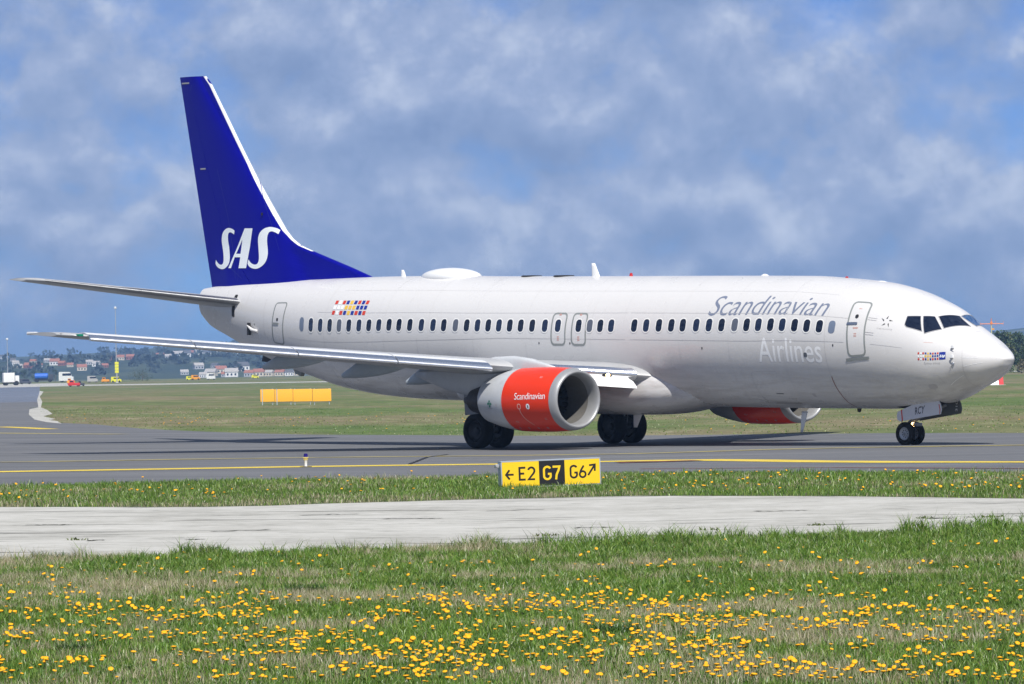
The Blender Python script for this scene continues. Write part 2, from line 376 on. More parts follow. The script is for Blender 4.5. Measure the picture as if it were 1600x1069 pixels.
d, mp = door(32.0, 32.74, 1.06, 2.0, 'entry_door', True, -.08, .04)
decal('door_handle', [([mp(rrect(.36, .085, .04, 4, .10, .08))], .02, 0)], [OUTL], d)
decal('door_porthole', [([mp(rrect(.12, .14, .058, 5, .04, -.10))], .009, 0)], [MBLACK], d)
for s in (17.5, 16.55):
    d, mp = door(s-.35, s+.35, 1.165, 1.705, 'overwing_exit', True)
    for y in (.26, .31, .35, -.42, -.45): decal('exit_instructions', [([mp(rrect(.10, .022, .004, 2, .0, y))], .008, 0)], [FAINT], d)
hing = []
for t in (1.09, 1.13, 1.36, 1.40): decal('door_hinge', [(line_poly([(4.28, t), (3.96, t-.01)], .014, 1.86), .008, 0)], [LINE], fuse)

# lettering -----------------------------------------------------------------
def text2d(txt, shear=0.0, space=1.0, off=0.0):
    cu = bpy.data.curves.new('lettering', 'FONT'); cu.body = txt; cu.size = 1; cu.shear = shear; cu.space_character = space; cu.offset = off; cu.resolution_u = 6; cu.fill_mode = 'FRONT'
    ob = bpy.data.objects.new('lettering', cu); scene.collection.objects.link(ob); bpy.context.view_layer.update()
    me = ob.evaluated_get(bpy.context.evaluated_depsgraph_get()).to_mesh()
    V = np.array([v.co[:2] for v in me.vertices]); Fc = [list(p.vertices) for p in me.polygons]
    bpy.data.objects.remove(ob); bpy.data.curves.remove(cu)
    return V, Fc
def cap_h(): 
    V, _ = text2d('H'); return V[:, 1].max()
CAP = cap_h()
def lettering(name, txt, corners, mat, parent, shear=0, space=1, off=0, fmap=None, offm=.0025, step=(.25, .04)):
    """corners: (u0 base, u1 base) and cap height vectors in the target 2-D space: bl, br, tl"""
    V, Fc = text2d(txt, shear, space, off); w = V[:, 0].max()-V[:, 0].min(); V[:, 0] -= V[:, 0].min(); V[:, 0] /= w; V[:, 1] /= CAP
    bl, br, tl, tr = (np.array(c, float) for c in corners)
    u, v = V[:, :1], V[:, 1:]
    Q = (bl*(1-u)+br*u)*(1-v)+(tl*(1-u)+tr*u)*v
    bm = bmesh.new(); vs = [bm.verts.new((q[0], q[1], 0)) for q in Q]
    for f in Fc:
        try: bm.faces.new([vs[i] for i in f])
        except ValueError: pass
    cut(bm, *step); bm.verts.index_update()
    P = (fmap or fusn)(np.array([v.co.x for v in bm.verts]), np.array([v.co.y for v in bm.verts]), offm)
    o = mk(name, P, [[v.index for v in f.verts] for f in bm.faces], mat, parent, True); bm.free(); return o
lettering('title_lettering', 'Scandinavian', [(10.86, 1.207), (5.90, 1.160), (10.86, .838), (5.90, .80)], TITLE, fuse, .30, .97, -.004)
lettering('title_lettering', 'Airlines', [(8.61, 1.905), (5.95, 1.890), (8.61, 1.565), (5.95, 1.55)], TWHITE, fuse, 0, 1.0, .004)
# flag squares behind the wing and on the nose
ROWS = ('RWRBYBRBR', 'WWWYYYBBB', 'RWRBYBRBR')
CM = {'R': 0, 'W': 1, 'B': 2, 'Y': 3}
def squares(corn, fill, off):
    bl, br, tl, tr = (np.array(c) for c in corn); g = []
    f = lambda u, v: tuple((tl*(1-u)+tr*u)*(1-v)+(bl*(1-u)+br*u)*v)
    for r, row in enumerate(ROWS):
        for c, ch in enumerate(row):
            u0, u1 = c/9, (c+fill)/9; v0, v1 = r/3, (r+fill)/3
            g.append(([[f(u0, v0), f(u1, v0), f(u1, v1), f(u0, v1)]], off, CM[ch]))
    return g
decal('flag_emblem', squares([(29.13, 1.285), (27.2, 1.275), (29.13, .968), (27.2, .962)], .74, .006), [MRED, TWHITE, MBLUE, MYEL], fuse)
decal('flag_emblem', squares([(2.445, 1.74), (1.80, 1.665), (2.44, 1.565), (1.80, 1.437)], .66, .007), [MRED, TWHITE, MBLUE, MYEL], fuse, steps=(.1, .04))
decal('logo_square', [([[(1.805, 1.437), (1.615, 1.397), (1.61, 1.628), (1.80, 1.645)]], .007, 0)], [MBLUE], fuse, steps=(.1, .04))
lettering('name_lettering', 'Eylime Viking', [(2.27, 1.782), (1.78, 1.745), (2.27, 1.735), (1.78, 1.695)], MGREY, fuse, .2, 1, -.01, step=(.1, .04), offm=.007)
st = []
for k in range(5):
    a = rad(90+72*k); c = (3.62, 1.09)
    q = lambda r, an: (c[0]-r*math.cos(an), c[1]-r*math.sin(an)/1.7)
    st.append([q(.215, a), q(.10, a+rad(30)), q(.095, a+rad(2))])
decal('star_emblem', [(st, .007, 0)], [MBLACK], fuse)
lettering('alliance_lettering', 'STAR ALLIANCE', [(3.88, 1.272), (3.36, 1.237), (3.88, 1.245), (3.36, 1.21)], MGREY, fuse, 0, 1.1, step=(.1, .04))
decal('warning_marking', [(line_poly([(2.30, 1.30), (2.05, 1.22)], .010, 1.4), .003, 0)], [FAINT], fuse, steps=(.1, .04))

# roof fittings, probes -------------------------------------------------------
def blister(name, s0, s1, hw, hh, z, mat, parent):
    rings = []
    for k in range(15):
        u = k/14; e = max(.04, math.sin(math.pi*min(1, max(0, u)))**.45)
        rings.append([BC(s0+(s1-s0)*u, hw*e*math.cos(a), z-.06+(hh*e+.06*e)*max(0, math.sin(a))**.8 if math.sin(a) > 0 else z-.12) for a in np.linspace(0, 2*np.pi, 24, endpoint=False)])
    V, Fc = loft(rings, True, True, True); o = mk(name, V, Fc, mat, parent); fixn(o); return o
blister('satcom_dome', 23.45, 26.2, .62, .27, 5.45, WHITE, air)
def blade(name, s, z, h, chord, sweep, mat, y=0, t=.05):
    rings = []
    for k in range(6):
        u = k/5; c = chord*(1-.62*u); x0 = s+sweep*u
        rings.append([BC(x0+c*(.5-.5*math.cos(a)), y+t*(1-.5*u)*math.sin(a)*(.35+.65*math.sin(a/2)), z-.08+(h+.08)*u) for a in np.linspace(0, 2*np.pi, 14, endpoint=False)])
    V, Fc = loft(rings, True, True, True); o = mk(name, V, Fc, mat, air); fixn(o); return o
blade('blade_antenna', 17.55, 5.41, .42, .42, .28, WHITE); blade('blade_antenna', 27.1, 5.44, .22, .30, .16, WHITE)
blade('blade_antenna', 6.6, 5.31, .06, .25, .05, BEACON, t=.03)
m = MB(); m.lathe([(-.05, .06), (.02, .06), (.04, .05), (.09, .045), (.11, .0)], (0, 0, 1), BC(16.15, 0, 5.41), 0, 16); m.build('beacon_light', BEACON, air)
for s in (20.85, 19.3):
    m = MB(); m.lathe([(-.06, .34), (.015, .34), (.035, .30), (.04, 0)], (0, 0, 1), BC(s, 0, 5.42), 0, 24); m.build('vent_cover', MBLACK, air)
blister('low_antenna', 10.0, 10.35, .1, .06, 5.40, WHITE, air); blister('low_antenna', 5.0, 5.6, .14, .04, 5.2, WHITE, air)
for s, t in ((1.44, 1.24), (1.42, 1.585)):
    p = fusn(np.array([s]), np.array([t]), 0)[0]; m = MB()
    m.box((p[0], p[1]-.02, p[2]), (.06, .07, .02), 0, .006); m.tube([(p[0]-.03, p[1]-.055, p[2]), (p[0]+.02, p[1]-.06, p[2]), (p[0]+.11, p[1]-.06, p[2]+.005)], [.014, .014, .006], 0, 10)
    m.box((p[0]-.01, p[1]+.01, p[2]+.04), (.10, .05, .10), 1, .01); m.build('pitot_probe', [SATIN, WHITE], air)
p = fusn(np.array([1.40]), np.array([1.76]), 0)[0]; m = MB(); m.lathe([(0, .045), (.02, .04), (.02, 0)], (0, -1, 0), p, 0, 16)
m.tube([(p[0], p[1]-.02, p[2]), (p[0]-.12, p[1]-.03, p[2]-.15)], [.010, .005], 1, 8); m.build('angle_of_attack_vane', [SATIN, MGREY], air)
m = MB()
for s, z0 in ((35.3, 0), ):
    p = fusn(np.array([33.9]), np.array([1.86]), 0)[0]
    m.tube([(p[0]+.12, p[1]-.02, p[2]+.0), (p[0]-.1, p[1]-.10, p[2]+.05), (p[0]-.42, p[1]-.05, p[2]+.2)], [.05, .06, .03], 0, 10)
    m.box((p[0]-.36, p[1]-.02, p[2]+.08), (.10, .10, .42), 1)
m.build('drain_fairing', [PAINT, MBLACK], air)
m = MB(); m.prism([(34.75, 2.85), (34.85, 2.55), (34.4, 2.5), (34.2, 2.62)], .12, lambda p_, t_: BC(p_[0], t_, p_[1])); m.build('drain_mast', MBLACK, air)
m = MB(); m.prism([(33.15, 2.42), (33.0, 2.16), (32.7, 2.06), (32.6, 2.25)], .16, lambda p_, t_: BC(p_[0], t_, p_[1])); m.build('tail_skid', OUTL, air)
m = MB(); m.lathe([(0, .26), (.03, .22), (.03, .0)], (-1, 0, 0), BC(38.08, 0, 4.55), 0, 20); m.build('exhaust_outlet', DARKMETAL, air)
blade('drain_mast', 15.0, 1.22, -.52, .42, .25, WHITE, y=-.6, t=.05); blade('drain_mast', 8.35, 1.40, -.72, .26, .22, WHITE, y=0, t=.05)
m = MB(); m.lathe([(0, .07), (.09, .05), (.11, 0)], (0, 0, -1), BC(6.2, 0, 1.44), 0, 12); m.build('belly_beacon', MBLACK, air)

# fin -----------------------------------------------------------------------
FZ = np.array([5.05, 5.25, 5.43, 5.75, 6.04, 6.2, 6.31, 6.42, 6.54, 6.75, 7.05, 7.65, 8.8, 9.89, 11.1, 12.24, 12.42, 12.5])
FL = np.array([27.6, 28.2, 28.87, 29.95, 31.01, 31.6, 32.0, 32.38, 32.74, 33.14, 33.51, 34.07, 35.05, 35.91, 36.83, 37.71, 37.86, 38.02])
fle = lambda z: np.interp(z, FZ, FL); fte = lambda z: 37.7+(z-5.13)*(39.5-37.7)/(12.5-5.13)
fmn = lambda z: 34.07-(7.65-z)*.88
def fhalf(s, z):
    s = np.asarray(s, float); z = np.asarray(z, float); L, T, Mn = fle(z), fte(z), np.maximum(fle(z), fmn(z))
    u = np.clip((s-Mn)/(T-Mn), 0, 1); tm = .30-.0265*(z-5)
    nac = tm*2*(1.4845*np.sqrt(u)-.63*u-1.758*u**2+1.4215*u**3-.5075*u**4)
    d = np.clip((s-L)/.35, 0, 1); ridge = np.minimum(.085, tm*.6)*np.sqrt(d)*np.clip((T-s)/2.5, 0, 1)
    dz = np.clip((6.5-z)/1.4, 0, 1)*.12*np.clip((s-L)/2.5, 0, 1)*np.clip((T-s)/1.2, 0, 1)
    return np.maximum(nac, ridge)+dz+.012*np.clip((s-L)/.05, 0, 1)
def fin_shell(name, mat, u0, u1, zs, off=0.0, parent=air, fixed=None):
    rings = []
    for z in zs:
        L, T = fle(z), fte(z); a, b = (L+(T-L)*u0, L+(T-L)*u1) if fixed is None else fixed(z)
        k = np.linspace(0, 1, 26); s = a+(b-a)*k**1.7
        h = fhalf(s, np.full_like(s, z))+off
        if u0 == 0: h[0] = 0; s[0] -= off
        r = [BC(x, -y, z) for x, y in zip(s, h)]+[BC(x, y, z) for x, y in zip(s[::-1], h[::-1])]
        rings.append(r)
    V, Fc = loft(rings, True, True, True); o = mk(name, V, Fc, mat, parent); fixn(o); o.data.set_sharp_from_angle(angle=rad(35)); return o
zs = np.concatenate([np.linspace(5.0, 7.6, 34), np.linspace(7.8, 12.5, 24)])
fin = fin_shell('vertical_fin', BLUE, 0, .72, zs)
fin_shell('rudder', BLUE, .7235, 1.0, np.concatenate([[5.1], zs[2:]]))
fin_shell('fin_leading_edge', WHITE, 0, 0, np.concatenate([np.linspace(6.32, 7.6, 20), np.linspace(7.8, 12.49, 16)]), .006, fin, lambda z: (fle(z), fle(z)+max(.03, min(.11, .05+(z-6.32)*.3))))
LOGO_S = [(36.138, 7.065), (36.267, 7.125), (36.469, 7.162), (36.643, 7.141), (36.803, 7.064), (36.905, 6.959), (36.956, 6.8), (36.951, 6.64), (36.909, 6.481), (36.858, 6.321), (36.825, 6.161), (36.82, 6.02), (36.87, 5.922), (36.972, 5.888), (37.102, 5.906), (37.233, 5.969), (37.343, 6.058), (37.379, 5.934), (37.307, 5.854), (37.176, 5.782), (36.973, 5.737), (36.77, 5.745), (36.596, 5.815), (36.465, 5.929), (36.42, 6.07), (36.425, 6.211), (36.475, 6.424), (36.531, 6.636), (36.559, 6.813), (36.543, 6.937), (36.485, 6.998), (36.384, 7.009), (36.269, 6.978), (36.168, 6.933)]
LOGO_A = [[(35.52, 7.137), (35.069, 7.132), (35.667, 6.752)], [(35.069, 7.132), (35.374, 5.761), (35.763, 6.259), (35.667, 6.752)], [(35.374, 5.761), (35.839, 5.763), (35.764, 6.14), (35.763, 6.259)], [(35.764, 6.14), (36.108, 6.142), (36.03, 6.261), (35.763, 6.259)], [(36.108, 6.142), (36.316, 5.766), (36.486, 5.767), (36.03, 6.261)], [(36.486, 5.767), (35.52, 7.137), (35.667, 6.752), (36.03, 6.261)]]
LOGO_Z = [(33.678, 7.054), (33.818, 7.117), (34.043, 7.163), (34.212, 7.165), (34.439, 7.116), (34.638, 6.995), (34.73, 6.847), (34.749, 6.69), (34.727, 6.514), (34.686, 6.339), (34.651, 6.164), (34.646, 6.023), (34.718, 5.91), (34.875, 5.881), (35.045, 5.921), (35.173, 5.992), (35.252, 6.066), (35.296, 5.922), (35.231, 5.843), (35.075, 5.772), (34.819, 5.735), (34.591, 5.769), (34.364, 5.873), (34.221, 6.021), (34.169, 6.195), (34.185, 6.352), (34.231, 6.545), (34.258, 6.72), (34.243, 6.877), (34.171, 6.99), (34.044, 7.018), (33.903, 6.987), (33.729, 6.921)]
def smooth_poly(P, sharp):
    n = len(P); out = []
    for i in range(n):
        p0, p1, p2, p3 = (np.array(P[(i+k) % n]) for k in (-1, 0, 1, 2))
        if i in sharp: p0 = p1
        if (i+1) % n in sharp: p3 = p2
        for t in (0, .33, .66): out.append(tuple(.5*((2*p1)+(-p0+p2)*t+(2*p0-5*p1+4*p2-p3)*t*t+(-p0+3*p1-3*p2+p3)*t**3)))
    return out
LS = smooth_poly(LOGO_S, {0, len(LOGO_S)-1, 16, 17}); LZ = smooth_poly(LOGO_Z, {0, len(LOGO_Z)-1, 16, 17})
finmap = lambda s, z, o: np.stack([S0-s, -(fhalf(s, z)+o), z], -1)
for pl in ([LS], LOGO_A, [LZ]): decal('logo_letter', [(pl, .012, 0)], [LOGOW], fin, mapf=finmap, steps=(.2, .2))
sm = lambda P: [(1.80-(37.38-s)/3.702*.17-.008, 1.585-(z-5.73)/1.44*.085) for s, z in P]
decal('small_logo', [([sm(LS)], .011, 0), ([sm(p) for p in LOGO_A], .011, 0), ([sm(LZ)], .011, 0)], [LOGOW], fuse, steps=(.1, .04))
for pts in ([(39.36, 12.28), (38.83, 12.28)], [(38.25, 9.25), (37.9, 9.25)]): decal('rudder_hinge_mark', [(line_poly(pts, .05), .012, 0)], [MGREY], fin, mapf=finmap, steps=(.2, .2))
FSEAM = pmat('fin_seam', (.012, .016, .24), .4)
for pts in ([(37.15, 9.2), (36.55, 7.6), (36.0, 5.4)], [(35.0, 8.8), (33.9, 6.9), (33.6, 6.35)], [(36.3, 5.75), (35.6, 5.4)], [(38.7, 12.2), (38.75, 12.0)], [(35.85, 5.7), (35.85, 5.3)]): decal('panel_seam', [(line_poly(pts, .014), .010, 0)], [FSEAM], fin, mapf=finmap, steps=(.2, .2))
m = MB(); m.box(BC(34.55, -.26, 7.62), (.07, .04, .09), 0, .01); m.build('logo_light', MBLACK, fin)

# wings ----------------------------------------------------------------------
def airfoil(n=18):
    k = .5-.5*np.cos(np.linspace(0, np.pi, n)); t = 5*(.2969*np.sqrt(k)-.126*k-.3516*k**2+.2843*k**3-.1036*k**4); cm = .030*(1-(2*k-.9)**2)
    return np.concatenate([k[::-1], k[1:-1]]), np.concatenate([(cm+t)[::-1], (cm-t)[1:-1]])
AU, AZ = airfoil()
SLATTOP = pmat('slat_paint', (.62, .63, .64), .3, 0, .1)
wle = lambda y: np.interp(y, [0, 1.9, 4.2, 5.6, 16.6, 16.95, 17.16], [12.4, 13.75, 15.55, 16.4, 22.3, 22.52, 22.95])
wte = lambda y: np.interp(y, [0, 5.6, 17.16], [21.3, 21.5, 24.5])
wz = lambda y: 2.2+.089*y
wt = lambda y: np.interp(y, [0, 5.6, 16.6, 17.16], [.11, .095, .085, .08])
inc = lambda y: np.interp(y, [0, 6, 17], [.02, .0, -.012])
def wpt(y, u, zf, sg):
    c = wte(y)-wle(y); s = wle(y)+c*u; return BC(s, sg*y, wz(y)+zf*c*(wt(y))-inc(y)*c*u)
def make_wing(sg):
    ys = np.concatenate([[.5, 1.2, 1.9, 2.6, 3.4, 4.2, 4.9], np.linspace(5.6, 16.6, 18), [16.8, 16.95, 17.06, 17.16]])
    V, Fc = loft([[wpt(y, a, b, sg) for a, b in zip(AU, AZ)] for y in ys], True, True, True)
    w = mk('wing', V, Fc, WINGGREY, air); fixn(w); w.data.set_sharp_from_angle(angle=rad(45))
    js = [5.7, 8.3, 11.0, 13.75, 16.55]
    for a, b in zip(js[:-1], js[1:]):
        rings = []
        for y in np.linspace(a+.015, b-.015, 8):
            c = wte(y)-wle(y); s0, z0 = wle(y), wz(y); k = .62+.38*c/4.6
            prof = [(.52, .12), (.30, .13), (.10, .095), (-.08, .02), (-.20, -.07), (-.24, -.13), (-.22, -.18), (-.14, -.20), (-.10, -.185), (-.14, -.12), (-.09, -.06), (.03, .02), (.2, .085), (.5, .108)]
            pr = [prof[0]]
            for j in range(len(prof)-1):          # round the section
                p0, p1, p2, p3 = (np.array(prof[min(max(j+q_, 0), len(prof)-1)]) for q_ in (-1, 0, 1, 2))
                for t_ in (.2, .4, .6, .8, 1.0): pr.append(tuple(.5*((2*p1)+(-p0+p2)*t_+(2*p0-5*p1+4*p2-p3)*t_*t_+(-p0+3*p1-3*p2+p3)*t_**3)))
            NP = len(pr)
            rings.append([BC(s0+p*k*1.0, sg*y, z0+q*k*1.0+.02) for p, q in pr])
        V, Fc = loft(rings, True, True, True); sl_ = mk('slat', V, Fc, [CHROME, SLATTOP], w, True, [1 if (j < 13 or j > 55) else 0 for _i in range(7) for j in range(NP)]+[0, 0]); fixn(sl_); sl_.data.set_sharp_from_angle(angle=rad(60))
    # fixed inboard leading edge, polished
    rings = []
    for y in np.linspace(1.95, 4.0, 8):
        c = wte(y)-wle(y); r = []
        for a, b in zip(AU, AZ):
            if a < .045: r.append(BC(wle(y)+c*a-.012, sg*y, wz(y)+b*c*wt(y)*1.03-inc(y)*c*a+(.006 if b > 0 else -.006)))
        rings.append(r)
    V, Fc = loft(rings, False); fixn(mk('inboard_leading_edge', V, Fc, CHROME, w))
    # krueger flap hanging under the inboard leading edge
    m = MB()
    A = [(2.2, .02), (3.95, .02)]
    rings = []
    for y in np.linspace(2.15, 4.0, 6):
        s0, z0 = wle(y), wz(y)
        rings.append([BC(s0+p, sg*y, z0+q) for p, q in ((.05, -.10), (-.20, -.22), (-.34, -.36), (-.36, -.42), (-.30, -.43), (-.14, -.30), (.08, -.16))])
    V, Fc = loft(rings, True, True, True); o = mk('krueger_flap', V, Fc, WHITE, w); fixn(o); o.data.set_sharp_from_angle(angle=rad(35))
    for y, s1, z1, L in ((9.35, 22.75, 2.60, 3.3), (6.75, 22.05, 2.30, 3.3), (4.25, 21.9, 2.05, 3.0)):
        rings = []
        for k in range(20):
            u = k/19; s = s1-L*u; e = max(.02, (1-u)**.75); tail = 1
            top = wz(y)-.02; bot = z1-.05+(top-z1)*(u**2.2); bot = min(bot, top-.02)
            tp = z1+.12+(top+.05-z1-.12)*min(1, u/.26)
            hw = .21*min(1, e*1.5)*(.8+.2*min(1, u/.15)); rr = []
            for a in np.linspace(0, 2*np.pi, 20, endpoint=False):
                cx, sx = math.cos(a), math.sin(a); zc, hz = (tp+bot)/2, (tp-bot)/2
                rr.append(BC(s, sg*y+hw*math.copysign(abs(cx)**.6, cx), zc+hz*math.copysign(abs(sx)**.7, sx)))
            rings.append(rr)
        V, Fc = loft(rings, True, True, True); o = mk('flap_track_fairing', V, Fc, FAIRGREY, w); fixn(o); o.data.set_sharp_from_angle(angle=rad(50))
    # aileron / spoiler lines and trailing edge flap
    # lamps
    y = 2.62; p = wpt(y, .012, 0, sg); m = MB(); m.lathe([(-.02, .0), (0, .19), (.06, .165), (.08, .09)], (.75, sg*.5, -.1), (p[0]-.01, p[1], p[2]-.035), 0, 20)
    zc_ = p[2]-.05; m.v = [(v[0], v[1], zc_+(v[2]-p[2]+.035)*.45) for v in m.v]
    o = m.build('landing_light_housing', MBLACK, w)
    m = MB(); m.lathe([(.07, .065), (.09, .055), (.10, .0)], (.75, sg*.5, -.1), (p[0]-.0, p[1], p[2]-.05), 0, 16); m.build('landing_light', LAMP, w)
    m = MB(); q = wpt(16.72, .0, 0, sg); m.box((q[0]-.04, q[1], q[2]+.02), (.22, .16, .07), 0, .02); m.build('navigation_light', MGREEN if sg < 0 else MRED, w)
    q = wpt(17.08, .97, 0, sg); m = MB(); m.box((q[0]+.1, q[1], q[2]+.01), (.42, .14, .10), 0, .03); m.build('tip_fairing', WHITE, w)
    q = wpt(17.0, .15, 0, sg); m = MB(); m.box((q[0]-.05, q[1]+sg*.0, q[2]+.02), (.3, .2, .07), 0, .02); m.build('strobe_light', MGREY, w)
    return w
make_wing(-1); make_wing(1)
# wing to body fairing
rings = []
for s, a, b, zc in ((11.6, .7, .3, 1.95), (12.3, 1.12, .55, 1.98), (13.0, 1.46, .70, 2.0), (13.6, 1.70, .82, 2.02), (14.3, 1.90, .90, 2.0), (15.5, 2.05, .90, 1.98), (18, 2.10, .88, 1.94), (20.5, 2.05, .84, 1.9), (22, 1.85, .62, 1.84), (23.0, 1.4, .4, 1.75), (23.8, .7, .25, 1.65)):
    rings.append([BC(s, -a*math.copysign(abs(math.cos(t))**.72, math.cos(t)), zc+b*math.copysign(abs(math.sin(t))**.85, math.sin(t))) for t in np.linspace(0, 2*np.pi, 48, endpoint=False)])
V, Fc = loft(rings, True, True, True); wf = mk('wing_body_fairing', V, Fc, PAINT, air); fixn(wf)
md = wf.modifiers.new('s', 'SUBSURF'); md.levels = md.render_levels = 2

# tailplane --------------------------------------------------------------------
def make_stab(sg):
    rings = []
    for y in np.concatenate([[.35], np.linspace(.85, 6.9, 12), [7.05, 7.17]]):
        u = (y-.85)/6.32; le = 35.05+(38.25-35.05)*u; te = 38.35+(39.80-38.35)*u
        if y > 6.95: le += (y-6.95)*2.2
        z = 4.60+(5.40-4.60)*u; c = te-le; t = .105
        rings.append([BC(le+c*a, sg*y, z+b*c*t) for a, b in zip(AU, AZ)])
    V, Fc = loft(rings, True, True, True); o = mk('horizontal_stabilizer', V, Fc, WINGGREY, air); fixn(o); o.data.set_sharp_from_angle(angle=rad(45))
    rings = []
    for y in np.linspace(.86, 6.85, 10):
        u = (y-.85)/6.32; le = 35.05+3.2*u; c = 38.35+1.1*u-le; z = 4.60+.8*u
        rings.append([BC(le+c*a-.008, sg*y, z+b*c*.105*1.02) for a, b in zip(AU, AZ) if a < .09])
    V, Fc = loft(rings, False); fixn(mk('stabilizer_leading_edge', V, Fc, pmat('worn_metal', (.34, .345, .35), .42, 1.0, 0, .5, .1, 4), o))
make_stab(-1); make_stab(1)

# engines ------------------------------------------------------------------------
def er(s): return np.interp(s, [13.28, 13.31, 13.37, 13.45, 13.55, 14.2, 15.0, 15.68, 16.1, 16.6, 17.1], [.845, .885, .920, .944, .960, .995, 1.0, .983, .94, .85, .725])
def ez(s): return 1.685-.02*(np.asarray(s)-13.4)
def emap(sy):
    def f(s, th, o):
        r = er(s)+o; c = np.cos(th); lo = np.where(c < 0, .975, 1.0)
        return np.stack([S0-s, sy-r*1.03*np.sin(th), ez(s)+r*lo*c], -1)
    return f
def make_engine(sg):
    sy = sg*4.83; f = emap(sy); T = np.linspace(0, 2*np.pi, 72, endpoint=False)
    ring = lambda s, r: [BC(s, sy-r*1.03*math.sin(t), ez(s)+r*(.975 if math.cos(t) < 0 else 1)*math.cos(t)) for t in T]
    R1 = [ring(s, float(er(s))) for s in (13.552, 13.9, 14.3, 14.7, 15.1, 15.4, 15.68)]; R2_ = [ring(s, float(er(s))) for s in (15.68, 15.85, 16.1, 16.35, 16.6, 16.85, 17.1)]
    V, Fc = loft(R1+R2_[1:]+[ring(17.09, .66), ring(16.6, .62)]); mi = [1]*(72*6)+[0]*(72*6)+[2]*(72*2)
    e = mk('engine', V, Fc, [COWLGREY, ORANGE, DARKMETAL], air, True, mi); fixn(e); e.data.set_sharp_from_angle(angle=rad(50))
    prof = [(13.55, .960), (13.45, .944), (13.37, .918), (13.31, .885), (13.285, .852), (13.29, .82), (13.33, .79), (13.42, .762), (13.57, .745), (13.70, .740)]
    V, Fc = loft([ring(s, r) for s, r in prof]); fixn(mk('inlet_lip', V, Fc, LIPSILVER, e))
    V, Fc = loft([ring(s, r) for s, r in ((13.70, .740), (13.9, .744), (14.3, .76), (14.75, .775), (15.0, .775))]); fixn(mk('inlet_duct', V, Fc, DUCT, e))
    m = MB()
    for k in range(24):
        a0 = 2*math.pi*k/24; pts = []
        for r, tw, w in ((.18, .9, .10), (.45, .65, .13), (.76, .35, .15)):
            for sgn in (-1, 1):
                aa = a0+sgn*w/r*.5*math.cos(tw); pts.append(BC(14.62+sgn*w*.5*math.sin(tw)*1.2, sy+r*math.sin(aa), float(ez(14.6))+r*math.cos(aa)))
        m.add(pts, [(0, 1, 3, 2), (2, 3, 5, 4)])
    m.lathe([(0, .775), (.01, .0)], (1, 0, 0), BC(14.9, sy, float(ez(14.9))), 0, 36)
    m.build('fan_blades', FANDARK, e, fix=False)
    m = MB(); m.lathe([(0, .20), (.15, .165), (.28, .10), (.36, .03), (.37, 0)], (1, 0, 0), BC(14.6, sy, float(ez(14.6))), 0, 24); m.build('spinner', FANDARK, e)
    m = MB(); m.lathe([(0, .58), (.35, .56), (.7, .50), (1.05, .42), (1.3, .36), (1.3, .33), (1.1, .30)], (-1, 0, -.03), BC(16.75, sy, float(ez(16.75))), 0, 40); m.build('exhaust_nozzle', DARKMETAL, e)
    m = MB(); m.lathe([(0, .25), (.35, .20), (.7, .10), (.78, .0)], (-1, 0, -.03), BC(17.8, sy, float(ez(17.8))), 0, 28); m.build('exhaust_plug', DARKMETAL, e)
    sm_ = []
    for pts in ([(15.70, tt) for tt in np.linspace(-2.9, 2.9, 60)], [(15.74, .25), (17.05, .25)], [(15.74, 2.75), (17.05, 2.75)]): sm_.append(decal('panel_seam', [(line_poly(pts, .012), .004, 0)], [LINE], e, mapf=f, steps=(.25, .1)))
    for k in range(4): decal('cowl_latch', [([rrect(.05, .10, .015, 3, 14.1+.42*k, 2.62)], .006, 0)], [MGREY], e, mapf=f, steps=(.2, .1))
    for s_, t_, w_, h_ in ((15.9, .95, .12, .09), (14.15, .8, .10, .05), (16.3, 2.15, .22, .10), (13.85, 2.2, .09, .07), (15.2, 2.3, .14, .05)): decal('access_panel', [(ring_poly(rrect(w_, h_, .02, 3, s_, t_), rrect(w_-.016, h_-.016, .015, 3, s_, t_)), .005, 0)], [LINE], e, mapf=f, steps=(.2, .1))
    return e, f
eng, emp = make_engine(-1); make_engine(1)
# markings on the near cowl
lettering('cowl_lettering', 'Scandinavian', [(15.06, 1.545), (13.70, 1.525), (15.06, 1.345), (13.70, 1.325)], TWHITE, eng, 0, .97, .0, emp, .006)
decal('cowl_roundel', [([rrect(.16, .18, .078, 6, 14.46, 1.76)], .006, 0), ([[(14.48, 1.72), (14.44, 1.72), (14.44, 1.80), (14.48, 1.80)]], .009, 1)], [TWHITE, MBLACK], eng, mapf=emp, steps=(.2, .1))
decal('hoist_marking', [(line_poly([(14.86, 1.82), (14.84, 1.96), (14.78, 2.12), (14.68, 2.28), (14.54, 2.46)], .024), .006, 0), (ring_poly(rrect(.16, .18, .07, 5, 14.86, 1.76), rrect(.11, .13, .05, 5, 14.86, 1.76)), .006, 0)], [pmat('pale_red', (.78, .42, .36), .5)], eng, mapf=emp, steps=(.2, .1))
cx, cy = 16.33, 1.685
pet = [[(cx+.085*math.cos(a)+.04*math.cos(b), cy+.085*math.sin(a)+.045*math.sin(b)) for b in np.linspace(0, 2*np.pi, 10, endpoint=False)] for a in (0, 1.571, 3.142, 4.712)]
for p_ in pet: pass
decal('cross_emblem', [([p_], .006+.001*i, 0) for i, p_ in enumerate(pet)]+[([rrect(.06, .06, .01, 2, cx, cy)], .011, 0)], [MGREEN], eng, mapf=emp, steps=(.2, .1))
decal('cowl_placard', [([rrect(.30, .012, .003, 2, 16.33, 1.83), rrect(.22, .012, .003, 2, 16.33, 1.86)], .006, 0), ([rrect(.09, .11, .03, 4, 15.96, 1.73)], .006, 1)], [MGREY, LINE], eng, mapf=emp, steps=(.2, .1))
